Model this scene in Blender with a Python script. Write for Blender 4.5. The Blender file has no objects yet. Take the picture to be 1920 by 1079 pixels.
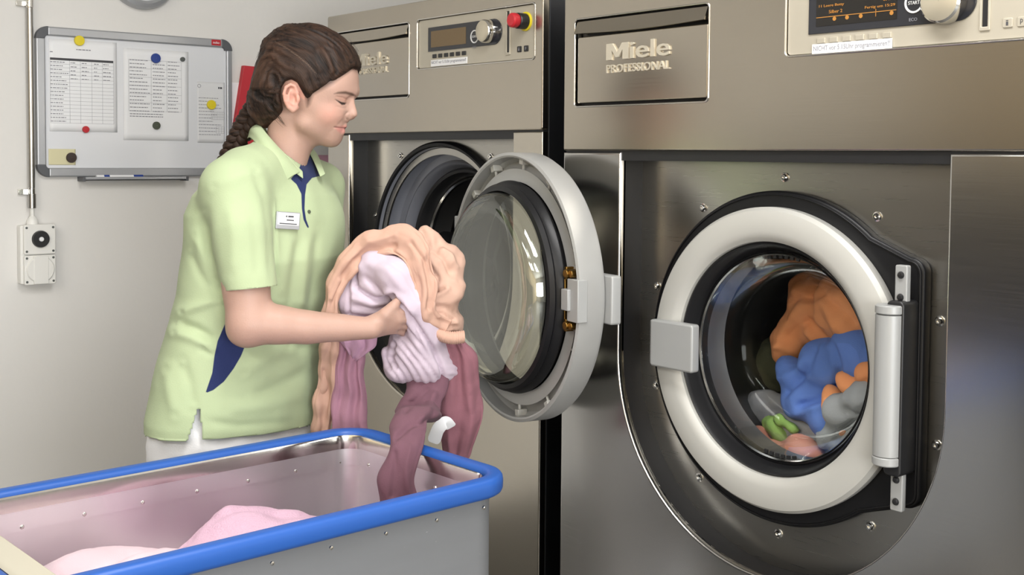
import bpy, bmesh, math, random
import numpy as np
from mathutils import Matrix, Vector
S = bpy.context.scene
COL = S.collection
random.seed(7)
PI = math.pi
ZF = 1.02            # height of the right machine's door centre above the floor

# ------------------------------------------------------------------ materials
def srgb(r, g, b):
    f = lambda c: (c/255/12.92) if c/255 <= .04045 else ((c/255+.055)/1.055)**2.4
    return (f(r), f(g), f(b), 1)

MATS = {}
def mat(name, col, rough=.5, metal=0., spec=.5, coat=0., sheen=0., emit=None, estr=0.,
        bump=None, var=None, trans=0.):
    """bump=(scale, strength, (sx,sy,sz)); var=(scale, amount, (sx,sy,sz)) value variation"""
    m = bpy.data.materials.new(name); m.use_nodes = True
    nt = m.node_tree; N = nt.nodes; L = nt.links
    b = N['Principled BSDF']
    b.inputs['Base Color'].default_value = col
    b.inputs['Roughness'].default_value = rough
    b.inputs['Metallic'].default_value = metal
    b.inputs['Specular IOR Level'].default_value = spec
    b.inputs['Coat Weight'].default_value = coat
    b.inputs['Coat Roughness'].default_value = .1
    b.inputs['Sheen Weight'].default_value = sheen
    if emit:
        b.inputs['Emission Color'].default_value = emit
        b.inputs['Emission Strength'].default_value = estr
    tc = None
    def noise(scale, sc, detail=3):
        nonlocal tc
        if tc is None: tc = N.new('ShaderNodeTexCoord')
        mp = N.new('ShaderNodeMapping'); mp.inputs['Scale'].default_value = sc
        L.new(tc.outputs['Object'], mp.inputs['Vector'])
        n = N.new('ShaderNodeTexNoise'); n.inputs['Scale'].default_value = scale
        n.inputs['Detail'].default_value = detail
        L.new(mp.outputs[0], n.inputs['Vector'])
        return n
    if bump:
        n = noise(bump[0], bump[2])
        bp = N.new('ShaderNodeBump'); bp.inputs['Strength'].default_value = bump[1]
        bp.inputs['Distance'].default_value = .004
        L.new(n.outputs['Fac'], bp.inputs['Height'])
        L.new(bp.outputs[0], b.inputs['Normal'])
    if var:
        n = noise(var[0], var[2])
        mx = N.new('ShaderNodeMix'); mx.data_type = 'RGBA'
        d = 1-var[1]; u = 1+var[1]*.6
        mx.inputs[6].default_value = (col[0]*d, col[1]*d, col[2]*d, 1)
        mx.inputs[7].default_value = (min(1,col[0]*u), min(1,col[1]*u), min(1,col[2]*u), 1)
        L.new(n.outputs['Fac'], mx.inputs[0]); L.new(mx.outputs[2], b.inputs['Base Color'])
    MATS[name] = m
    return m

def steel_mat(name, col, rough, streak=(1.2, 40, 90)):
    m = mat(name, col, rough, 1.)
    nt = m.node_tree; N = nt.nodes; L = nt.links; b = N['Principled BSDF']
    tc = N.new('ShaderNodeTexCoord')
    mp = N.new('ShaderNodeMapping'); mp.inputs['Scale'].default_value = streak
    L.new(tc.outputs['Object'], mp.inputs['Vector'])
    n = N.new('ShaderNodeTexNoise'); n.inputs['Scale'].default_value = 6; n.inputs['Detail'].default_value = 5
    L.new(mp.outputs[0], n.inputs['Vector'])
    mr = N.new('ShaderNodeMapRange'); mr.inputs['To Min'].default_value = rough-.03; mr.inputs['To Max'].default_value = rough+.04
    L.new(n.outputs['Fac'], mr.inputs['Value']); L.new(mr.outputs[0], b.inputs['Roughness'])
    n2 = N.new('ShaderNodeTexNoise'); n2.inputs['Scale'].default_value = 2.2; n2.inputs['Detail'].default_value = 4
    L.new(tc.outputs['Object'], n2.inputs['Vector'])
    mx = N.new('ShaderNodeMix'); mx.data_type = 'RGBA'
    mx.inputs[6].default_value = tuple(c*.93 for c in col[:3])+(1,)
    mx.inputs[7].default_value = tuple(min(1, c*1.05) for c in col[:3])+(1,)
    L.new(n2.outputs['Fac'], mx.inputs[0]); L.new(mx.outputs[2], b.inputs['Base Color'])
    bp = N.new('ShaderNodeBump'); bp.inputs['Strength'].default_value = .006; bp.inputs['Distance'].default_value = .001
    L.new(n.outputs['Fac'], bp.inputs['Height']); L.new(bp.outputs[0], b.inputs['Normal'])
    return m

def glass_mat(name, tint, refl=1.35, rough=.02, amt=1.):
    m = bpy.data.materials.new(name); m.use_nodes = True
    nt = m.node_tree; N = nt.nodes; L = nt.links
    N.remove(N['Principled BSDF'])
    t = N.new('ShaderNodeBsdfTransparent'); t.inputs[0].default_value = tint
    g = N.new('ShaderNodeBsdfGlossy'); g.inputs['Roughness'].default_value = rough
    g.inputs['Color'].default_value = (.95, .97, .93, 1)
    f = N.new('ShaderNodeFresnel'); f.inputs['IOR'].default_value = refl
    mx = N.new('ShaderNodeMixShader')
    ml = N.new('ShaderNodeMath'); ml.operation = 'MULTIPLY'; ml.inputs[1].default_value = amt; L.new(f.outputs[0], ml.inputs[0]); L.new(ml.outputs[0], mx.inputs[0]); L.new(t.outputs[0], mx.inputs[1]); L.new(g.outputs[0], mx.inputs[2])
    L.new(mx.outputs[0], N['Material Output'].inputs['Surface'])
    MATS[name] = m
    return m

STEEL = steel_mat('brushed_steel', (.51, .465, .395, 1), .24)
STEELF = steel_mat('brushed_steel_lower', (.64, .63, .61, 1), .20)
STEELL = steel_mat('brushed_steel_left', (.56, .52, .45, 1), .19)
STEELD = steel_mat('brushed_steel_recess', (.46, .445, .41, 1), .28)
STEELB = steel_mat('bright_steel', (.72, .70, .66, 1), .16, (20, 20, 20))
CHROME = mat('polished_metal', (.78, .77, .74, 1), .12, 1.)
PANEL = mat('panel_silver_beige', srgb(190, 183, 167), .42, .35, var=(3, .05, (1, 1, 1)))
RUBBER = mat('black_rubber', (.009, .009, .010, 1), .38, 0, .3)
BLACK = mat('black_plastic', (.015, .015, .016, 1), .4)
GREYP = mat('grey_lacquered_metal', srgb(188, 187, 181), .42, .15, .5, var=(4, .04, (1, 1, 1)))
GREYD = mat('grey_cast_metal', srgb(172, 172, 170), .36, .2, .5, var=(5, .08, (1, 1, 1)))
HINGEG = mat('light_grey_plastic', srgb(160, 161, 160), .36, .1)
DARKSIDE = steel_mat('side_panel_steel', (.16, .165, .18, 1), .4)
DISPLAYM = mat('display_glass', srgb(42, 43, 48), .12, 0, .6)
SCREENM = mat('screen_dark', srgb(33, 31, 29), .2, 0, .5)
SCREENL = mat('screen_amber_off', srgb(112, 92, 62), .25, 0, .5)
AMBER = mat('amber_readout', srgb(168, 116, 52), .5, emit=srgb(220, 150, 60), estr=.12)
WHITEI = mat('white_ink', srgb(225, 225, 225), .6)
GREYI = mat('grey_ink', srgb(140, 140, 147), .7)
DARKI = mat('dark_ink', srgb(70, 70, 74), .7)
KNOBM = mat('knob_satin', srgb(205, 196, 175), .3, .55)
DARKCAB = mat('dark_grey_laminate', srgb(52, 51, 50), .5)
SILVER = mat('silver_lettering', srgb(206, 198, 180), .35, .4)
PAPER = mat('paper_white', srgb(238, 239, 241), .7)
PAPERG = mat('paper_grey', srgb(222, 223, 225), .7)
LABELM = mat('label_tape', srgb(236, 236, 236), .5)
REDP = mat('red_plastic', srgb(190, 38, 48), .4)
YELLOW = mat('yellow_plastic', srgb(226, 206, 40), .45)
BLUEP = mat('blue_magnet', srgb(28, 60, 140), .4)
GREENP = mat('dark_olive_magnet', srgb(70, 76, 62), .45)
BROWNP = mat('dark_brown_magnet', srgb(52, 38, 34), .45)
GREYMAG = mat('grey_magnet', srgb(84, 88, 86), .45)
WALLM = mat('wall_paint', srgb(226, 224, 220), .8, var=(1.3, .03, (1, 1, 1)), bump=(60, .12, (1, 1, 1)))
CEILM = mat('ceiling_paint', srgb(232, 230, 225), .85)
WOODW = mat('warm_cream_wall', srgb(206, 186, 150), .6, var=(2, .06, (1, 1, 1)))
FLOORM = mat('dark_floor', srgb(98, 96, 93), .5, var=(3, .15, (1, 1, 1)), bump=(30, .1, (1, 1, 1)))
ALU = steel_mat('aluminium_sheet', (.86, .85, .865, 1), .36, (8, 8, 2))
ALUOUT = mat('cart_outer_sheet', srgb(124, 126, 129), .5, .2, var=(4, .08, (1, 1, 6)))
def scratch(m, col, thr=.72, sc=(1, 5, 60)):
    nt = m.node_tree; N = nt.nodes; L = nt.links; b = N['Principled BSDF']
    tc = N.new('ShaderNodeTexCoord'); mp = N.new('ShaderNodeMapping'); mp.inputs['Scale'].default_value = sc; mp.inputs['Rotation'].default_value = (.09, 0, 0)
    L.new(tc.outputs['Object'], mp.inputs[0]); n = N.new('ShaderNodeTexNoise'); n.inputs['Scale'].default_value = 5; n.inputs['Detail'].default_value = 6; n.inputs['Roughness'].default_value = .75; L.new(mp.outputs[0], n.inputs['Vector'])
    r = N.new('ShaderNodeMapRange'); r.inputs['From Min'].default_value = thr; r.inputs['From Max'].default_value = thr+.02; L.new(n.outputs['Fac'], r.inputs[0])
    mx = N.new('ShaderNodeMix'); mx.data_type = 'RGBA'; mx.inputs[7].default_value = col
    s = b.inputs['Base Color'].links[0].from_socket; L.new(s, mx.inputs[6]); L.new(r.outputs[0], mx.inputs[0]); L.new(mx.outputs[2], b.inputs['Base Color'])
scratch(ALUOUT, srgb(225, 225, 225), .69)
BLUER = mat('blue_rim_plastic', srgb(38, 88, 168), .42, 0, .5, var=(6, .06, (1, 1, 1)))
BOARDF = mat('aluminium_frame', srgb(176, 178, 182), .35, .5)
BOARDW = mat('whiteboard_enamel', srgb(224, 226, 230), .25)
CORNERP = mat('grey_corner_plastic', srgb(88, 90, 94), .5)
PIPEM = mat('galvanised_pipe', (.46, .45, .43, 1), .28, 1., var=(8, .2, (1, 1, .2)))
PLASTW = mat('white_box_plastic', srgb(232, 231, 226), .4)
GASKETG = mat('sooty_gasket', (.02, .02, .022, 1), .38)
DISHM = mat('blue_grey_dish', srgb(138, 141, 151), .3, .25)
GLASS = glass_mat('door_glass', (.90, .92, .88, 1), 2.4, .03)
GLASSR = glass_mat('window_glass', (.93, .94, .93, 1), 1.35, .02, .3)
BRASS = mat('brass_fittings', srgb(150, 118, 62), .3, 1.)
BEIGEB = mat('beige_board', srgb(196, 190, 172), .6)
PINKPAP = mat('pink_paper', srgb(206, 160, 182), .7)
REDF = mat('red_folder_card', srgb(196, 52, 62), .5)
DRUMM = mat('drum_steel', (.30, .30, .305, 1), .42, 1., var=(9, .3, (1, 1, 1)))
YNOTE = mat('yellowed_note', srgb(216, 210, 172), .7)

# ------------------------------------------------------------------ mesh builder
def mesh_obj(name, verts, faces, material, parent=None, M=None, smooth=35, bevel=0, solid=0, sub=0):
    if M is not None:
        V = np.asarray(verts, float).reshape(-1, 3)
        Mn = np.array(M)
        verts = (V @ Mn[:3, :3].T + Mn[:3, 3]).tolist()
    if parent is not None:
        root = parent
        while root.parent is not None: root = root.parent
        inv = np.array(root.matrix_basis.inverted())
        V = np.asarray(verts, float).reshape(-1, 3)
        verts = (V @ inv[:3, :3].T + inv[:3, 3]).tolist()
    me = bpy.data.meshes.new(name)
    me.from_pydata([tuple(v) for v in verts], [], [tuple(f) for f in faces])
    me.update()
    bm = bmesh.new(); bm.from_mesh(me); bmesh.ops.recalc_face_normals(bm, faces=bm.faces)
    bm.to_mesh(me); bm.free()
    mats = material if isinstance(material, (list, tuple)) else [material]
    for m in mats: me.materials.append(m)
    if smooth:
        me.polygons.foreach_set('use_smooth', [True]*len(me.polygons))
        if smooth < 180: me.set_sharp_from_angle(angle=math.radians(smooth))
    o = bpy.data.objects.new(name, me); COL.objects.link(o)
    if parent is not None: o.parent = parent
    if solid:
        s = o.modifiers.new('thick', 'SOLIDIFY'); s.thickness = solid; s.offset = -1
    if sub:
        s = o.modifiers.new('sub', 'SUBSURF'); s.levels = sub; s.render_levels = sub
    if bevel:
        b = o.modifiers.new('bev', 'BEVEL'); b.width = bevel; b.segments = 2; b.limit_method = 'ANGLE'
        b.angle_limit = math.radians(40)
    return o

class MB:
    def __init__(s): s.v = []; s.f = []
    def add(s, V, F, M=None):
        n = len(s.v)
        V = np.asarray(V, float).reshape(-1, 3)
        if M is not None:
            Mn = np.array(M); V = V @ Mn[:3, :3].T + Mn[:3, 3]
        s.v += V.tolist(); s.f += [tuple(i+n for i in f) for f in F]
        return s
    def box(s, a, b, M=None):
        x0, y0, z0 = [min(p, q) for p, q in zip(a, b)]; x1, y1, z1 = [max(p, q) for p, q in zip(a, b)]
        return s.add([(x0,y0,z0),(x1,y0,z0),(x1,y1,z0),(x0,y1,z0),(x0,y0,z1),(x1,y0,z1),(x1,y1,z1),(x0,y1,z1)],
              [(0,3,2,1),(4,5,6,7),(0,1,5,4),(1,2,6,5),(2,3,7,6),(3,0,4,7)], M)
    def tube(s, pts, r, n=12, caps=True, M=None):
        pts = [Vector(p) for p in pts]; rs = r if isinstance(r, (list, tuple, np.ndarray)) else [r]*len(pts)
        V = []; F = []
        up = Vector((0, 0, 1))
        t0 = (pts[1]-pts[0]).normalized()
        if abs(t0.dot(up)) > .9: up = Vector((1, 0, 0))
        nrm = (up - t0*up.dot(t0)).normalized()
        for i, p in enumerate(pts):
            t = (pts[min(i+1, len(pts)-1)]-pts[max(i-1, 0)]).normalized()
            nrm = (nrm - t*nrm.dot(t)).normalized(); bn = t.cross(nrm)
            for k in range(n):
                a = 2*PI*k/n
                V.append(p + (nrm*math.cos(a)+bn*math.sin(a))*rs[i])
        for i in range(len(pts)-1):
            for k in range(n):
                F.append((i*n+k, i*n+(k+1) % n, (i+1)*n+(k+1) % n, (i+1)*n+k))
        if caps:
            F.append(tuple(range(n-1, -1, -1))); F.append(tuple(range((len(pts)-1)*n, len(pts)*n)))
        return s.add(V, F, M)
    def lathe(s, prof, n=96, M=None, closed=False):
        """prof: (r, y) pairs turned about the local y axis"""
        V = []; F = []; m = len(prof)
        for r, y in prof:
            for k in range(n):
                a = 2*PI*k/n; V.append((r*math.cos(a), y, r*math.sin(a)))
        for i in range(m if closed else m-1):
            j = (i+1) % m
            for k in range(n):
                F.append((i*n+k, j*n+k, j*n+(k+1) % n, i*n+(k+1) % n))
        if not closed:
            if prof[0][0] < 1e-5: pass
        return s.add(V, F, M)
    def grid(s, P, M=None, closed_u=False):
        """P[i][j] points"""
        P = np.asarray(P, float); a, b = P.shape[:2]; F = []
        for i in range(a-1):
            for j in range(b if closed_u else b-1):
                k = (j+1) % b
                F.append((i*b+j, i*b+k, (i+1)*b+k, (i+1)*b+j))
        return s.add(P.reshape(-1, 3), F, M)
    def build(s, name, material, parent=None, M=None, **kw):
        return mesh_obj(name, s.v, s.f, material, parent, M, **kw)

def thing(name, label, cat, loc=(0, 0, 0), rotz=0, group=None):
    o = bpy.data.objects.new(name, None); COL.objects.link(o)
    o.empty_display_size = .1
    o.matrix_basis = Matrix.Translation(loc) @ Matrix.Rotation(rotz, 4, 'Z')
    o['label'] = label; o['category'] = cat
    if group: o['group'] = group
    return o
def tag(o, label, cat, group=None):
    o['label'] = label; o['category'] = cat
    if group: o['group'] = group
    return o
def struct(o):
    o['kind'] = 'structure'; return o
def plabel(o, label):
    o['label'] = label; return o

def curve_to_mesh(cu, M=None):
    ob = bpy.data.objects.new('tmp', cu); COL.objects.link(ob)
    dg = bpy.context.evaluated_depsgraph_get(); dg.update()
    me = bpy.data.meshes.new_from_object(ob.evaluated_get(dg))
    V = [tuple(v.co) for v in me.vertices]; F = [tuple(p.vertices) for p in me.polygons]
    bpy.data.objects.remove(ob); bpy.data.curves.remove(cu); bpy.data.meshes.remove(me)
    return V, F

def plate(outer, holes, y0, t, bevel=0., res=2):
    """flat plate in the xz plane: front at y0, thickness t towards +y -> (verts, faces)"""
    cu = bpy.data.curves.new('tmp', 'CURVE'); cu.dimensions = '2D'; cu.fill_mode = 'BOTH'
    cu.extrude = max(1e-4, t/2-bevel); cu.bevel_depth = bevel; cu.bevel_resolution = res; cu.offset = -bevel
    for poly in [outer]+list(holes):
        sp = cu.splines.new('POLY'); sp.points.add(len(poly)-1)
        for i, (x, z) in enumerate(poly): sp.points[i].co = (x, z, 0, 1)
        sp.use_cyclic_u = True
    V, F = curve_to_mesh(cu)
    yc = y0+t/2
    return [(x, yc-z, y) for x, y, z in V], F

def rrect(x0, z0, x1, z1, r=0., n=6):
    if r <= 0: return [(x0, z0), (x1, z0), (x1, z1), (x0, z1)]
    out = []
    for cx, cz, a0 in ((x1-r, z0+r, -90), (x1-r, z1-r, 0), (x0+r, z1-r, 90), (x0+r, z0+r, 180)):
        for k in range(n+1):
            a = math.radians(a0+90*k/n); out.append((cx+r*math.cos(a), cz+r*math.sin(a)))
    return out
def circle(cx, cz, r, n=96):
    return [(cx+r*math.cos(2*PI*k/n), cz+r*math.sin(2*PI*k/n)) for k in range(n)]

def text_geo(body, size, width=None, ext=.0008, offset=0., align='CENTER'):
    cu = bpy.data.curves.new('tmp', 'FONT'); cu.body = body; cu.size = size
    cu.extrude = ext; cu.offset = offset; cu.resolution_u = 3
    V, F = curve_to_mesh(cu)
    V = np.array(V, float)
    if len(V) == 0: return V, F
    x0, x1 = V[:, 0].min(), V[:, 0].max(); y0, y1 = V[:, 1].min(), V[:, 1].max()
    V[:, 0] -= x0; V[:, 1] -= y0
    return V, F
def text_front(mb, body, x0, z0, w, h, y0, ext=.0008, offset=0.):
    """text standing in the xz plane facing -y fitted in the box (x0,z0,w,h)"""
    V, F = text_geo(body, 1., ext=.5, offset=offset)
    if len(V) == 0: return
    V[:, 0] *= w/V[:, 0].max(); V[:, 1] *= h/V[:, 1].max()
    V[:, 2] *= ext/.5
    P = np.stack([x0+V[:, 0], y0-V[:, 2], z0+V[:, 1]], -1)
    mb.add(P, F)
def text_wall(mb, body, y0, z0, w, h, x, ext=.0004):
    """text on the left wall, facing +x, reading along +y"""
    V, F = text_geo(body, 1., ext=.5)
    V[:, 0] *= w/V[:, 0].max(); V[:, 1] *= h/V[:, 1].max(); V[:, 2] *= ext/.5
    P = np.stack([x+V[:, 2], y0+V[:, 0], z0+V[:, 1]], -1)
    mb.add(P, F)

# ------------------------------------------------------------------ room
WX = -2.30
FZ = -ZF
def slab(name, a, b, m): return struct(MB().box(a, b).build(name, m, smooth=0))
slab('floor', (WX-.1, -4.3, FZ-.1), (5.0, 1.3, FZ), FLOORM)
slab('ceiling', (WX-.1, -4.3, 1.62), (5.0, 1.3, 1.72), CEILM)
slab('wall_left', (WX-.1, -4.3, FZ), (WX, 1.3, 1.62), WALLM)
slab('wall_back', (WX, 1.2, FZ), (5.0, 1.3, 1.62), WALLM)
slab('wall_right', (4.9, -4.3, FZ), (5.0, 1.2, 1.62), WALLM)
slab('wall_front', (WX, -4.3, FZ), (4.9, -4.2, 1.62), WOODW)

# unseen cabinets, added so the steel fronts have something dark to reflect
def added_cabinets(label, x0, y0, x1, y1, n, along_y):
    t = thing('added_cabinet', label, 'cabinet', ((x0+x1)/2, (y0+y1)/2, FZ))
    MB().box((x0, y0, FZ+.08), (x1, y1, .32)).build('body', DARKCAB, t, smooth=0)
    MB().box((x0, y0, FZ), (x1-.03 if along_y else x1, y1 if along_y else y1-.03, FZ+.0795)).build('plinth', BLACK, t, smooth=0)
    MB().box((x0, y0, .3205), (x1+(.03 if along_y else 0), y1+(0 if along_y else .03), .35)).build('top', DARKCAB, t, smooth=0, bevel=.003)
    for k in range(n):
        if along_y: w_ = (y1-y0)/n; a_, b_ = (x1+.0005, y0+w_*k+.004, FZ+.1), (x1+.018, y0+w_*(k+1)-.004, .31)
        else: w_ = (x1-x0)/n; a_, b_ = (x0+w_*k+.004, y1+.0005, FZ+.1), (x0+w_*(k+1)-.004, y1+.018, .31)
        MB().box(a_, b_).build('door', DARKCAB, t, smooth=0, bevel=.003)
added_cabinets('added dark grey cabinets along the left wall, unseen, darkening the steel reflections', WX+.002, -3.75, WX+.45, -1.75, 4, True)
added_cabinets('added dark grey cabinets along the front wall, unseen, darkening the steel reflections', WX+.46, -4.198, 1.6, -3.80, 6, False)
# ------------------------------------------------------------------ washing machines
def u_shape(x0, x1, ztop, zc, n=48):
    cx = (x0+x1)/2; r = (x1-x0)/2
    return [(x1, ztop), (x0, ztop)] + [(cx+r*math.cos(PI+PI*k/n), zc+r*math.sin(PI+PI*k/n)) for k in range(n+1)]

def door_parts(parent, M, sc, opened):
    """porthole door in its own frame: centre at origin, outer face towards -y"""
    T = M @ Matrix.Scale(sc, 4)
    R, ri = .275, .212
    m = MB()
    if not opened:
        m.lathe([(R-.004, .02), (R, .012), (R, -.004), (R-.006, -.012), (R-.02, -.0155), (ri+.02, -.0155), (ri+.008, -.013),
                 (ri+.001, -.006), (ri, .002), (ri-.006, .03), (ri, .034), (R-.02, .03)], 160, closed=True)
    else:
        m.lathe([(R-.006, .048), (R, .046), (R, -.002), (R-.006, -.012), (R-.02, -.0155), (ri+.02, -.0155), (ri+.008, -.013),
                 (ri, .002), (ri-.002, .012), (ri+.004, .034), (ri+.03, .032), (R-.04, .024), (R-.018, .012), (R-.0105, .02), (R-.0095, .046)], 160, closed=True)
    door = m.build('door', GREYP if not opened else GREYD, parent, T)
    g = MB()
    if not opened:
        g.lathe([(ri+.002, .028), (ri-.001, .0), (ri-.004, -.002), (ri-.008, .004), (.200, .022), (.196, .030), (.193, .028), (.190, .034), (.188, .05), (.20, .055)], 128, closed=True)
        g.build('gasket', RUBBER, door, T)
        g = MB()   # thin bright trim ring around the glass
        g.lathe([(.1905, .030), (.1885, .026), (.1865, .030), (.1885, .034)], 128, closed=True)
        g.build('trim_ring', CHROME, door, T)
        gl = MB()
        gl.lathe([(.188, .034), (.184, .05), (.178, .085), (.168, .118), (.150, .138), (.12, .147), (.06, .151), (0.0005, .152)], 128)
        gl.build('glass', GLASSR, door, T)
        for base in (90, -90):
            dv = MB()
            for k in range(6):
                a = math.radians(base-10+4*k)
                Mr = Matrix.Rotation(-(a-PI/2), 4, 'Y')
                dv.box((-.0035, .036, .180), (.0035, .040, .186), Mr)
            dv.build('vent_slots', BLACK, door, T, smooth=0)
        # latch handle block on the left
        h = MB()
        V, F = plate(rrect(-.262, -.046, -.152, .046, .006), [], -.036, .022, .004); h.add(V, F)
        V, F = plate(rrect(-.268, -.044, -.245, .044, .004), [], -.030, .03, .003); h.add(V, F)
        plabel(h.build('handle', HINGEG, door, T), 'flat grey latch handle plate')
        # hinge barrel with end caps on the right and its mounting
        hx = .262; top, bot = .128, -.133
        b = MB(); b.tube([(hx, -.028, bot+.016), (hx, -.028, top-.016)], .0225, 32)
        bar = b.build('hinge_barrel', HINGEG, door, T)
        for z0, z1 in ((top-.0148, top), (bot, bot+.0148)):
            c = MB(); c.tube([(hx, -.028, z0), (hx, -.028, z0+.002), (hx, -.028, z1-.002), (hx, -.028, z1)], [.021, .0232, .0232, .021], 32)
            c.build('end_cap', HINGEG, bar, T)
        k = MB()
        V, F = plate(rrect(.257, -.15, .288, .135, .008), [], -.030, .045, .003); k.add(V, F)
        k.build('hinge_housing', BLACK, door, T)
        for z in (.158, -.176):
            p = MB()
            V, F = plate(rrect(.262, z-.034, .284, z+.034, .003), [], -.016, .012, .002); p.add(V, F)
            br = p.build('hinge_bracket', HINGEG, door, T)
            for dz in (-.018, .018):
                s = MB(); s.lathe([(0.0004, -.021), (.004, -.0205), (.006, -.017), (.006, -.014)], 16, Matrix.Translation((.273, 0, z+dz)))
                s.build('screw', BLACK, br, T)
    else:
        g.lathe([(.204, .030), (.214, .036), (.218, .044), (.214, .054), (.210, .058), (.212, .062), (.206, .070), (.197, .072), (.192, .062), (.194, .03)], 128, closed=True)
        g.build('gasket', RUBBER, door, T)
        gl = MB()
        prof = [(.196, .058), (.195, .070), (.192, .086), (.187, .096), (.178, .103), (.166, .106), (.150, .103), (.11, .094), (.06, .089), (.0005, .087)]
        gl.lathe(prof, 128)
        gl.lathe([(.189, .060), (.188, .070), (.184, .084), (.178, .093), (.168, .097), (.150, .095), (.11, .086), (.06, .081), (.0005, .079)], 128)
        gl.build('glass', GLASS, door, T)
        rr = MB(); rr.lathe([(.199, .066), (.1965, .0625), (.194, .066), (.1965, .0695)], 128, closed=True)
        rr.build('trim_ring', CHROME, door, T)
        pp = MB(); pp.lathe([(ri-.012, .004), (ri, -.002), (ri+.002, .004), (ri-.010, .03), (ri-.014, .03)], 96, closed=True)
        pp.build('outer_seal', RUBBER, door, T)
        # moulded clips around the pan
        for a in (84, 58, 22, -24, -58, -86, 112, 135):
            c = MB(); Mr = Matrix.Rotation(-math.radians(a), 4, 'Y')
            c.box((.252, .014, -.007), (.266, .036, .007), Mr)
            c.box((.236, .026, -.002), (.262, .031, .002), Mr)
            c.build('clip', GREYP, door, T, bevel=.001)
        # latch unit
        lt = MB()
        lt.box((.222, .026, -.062), (.256, .034, .062))
        lt.box((.238, .030, -.040), (.276, .052, .040))
        lt.box((.226, .034, -.020), (.250, .058, .020))
        lat = lt.build('latch', HINGEG, door, T, bevel=.0015)
        br = MB()
        for z in (-.049, .049):
            br.tube([(.236, .030, z), (.236, .056, z)], .008, 14); br.tube([(.248, .030, z), (.248, .052, z)], .007, 14)
            br.box((.224, .030, z-.012), (.232, .05, z+.012))
        br.box((.2235, .032, -.06), (.2265, .05, .06))
        plabel(br.build('spring_fitting', BRASS, lat, T, bevel=.001), 'brass spring fittings')
        bt = MB()
        bt.box((.196, .040, -.012), (.230, .046, -.006)); bt.box((.196, .040, .006), (.230, .046, .012)); bt.box((.204, .042, -.006), (.214, .05, .006))
        bt.build('latch_bolt', CHROME, lat, T, bevel=.001)
        hd = MB()
        V, F = plate(rrect(.19, -.046, .289, .046, .005), [], -.036, .022, .003); hd.add(V, F)
        plabel(hd.build('handle', HINGEG, door, T), 'flat grey latch handle plate')
        ha = MB(); ha.box((-.30, -.01, .06), (-.262, .02, .12)); ha.box((-.30, -.01, -.12), (-.262, .02, -.06)); ha.tube([(-.295, .01, -.13), (-.295, .01, .13)], .016, 20)
        ha.build('hinge_arm', HINGEG, door, T, bevel=.002)
    return door

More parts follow.
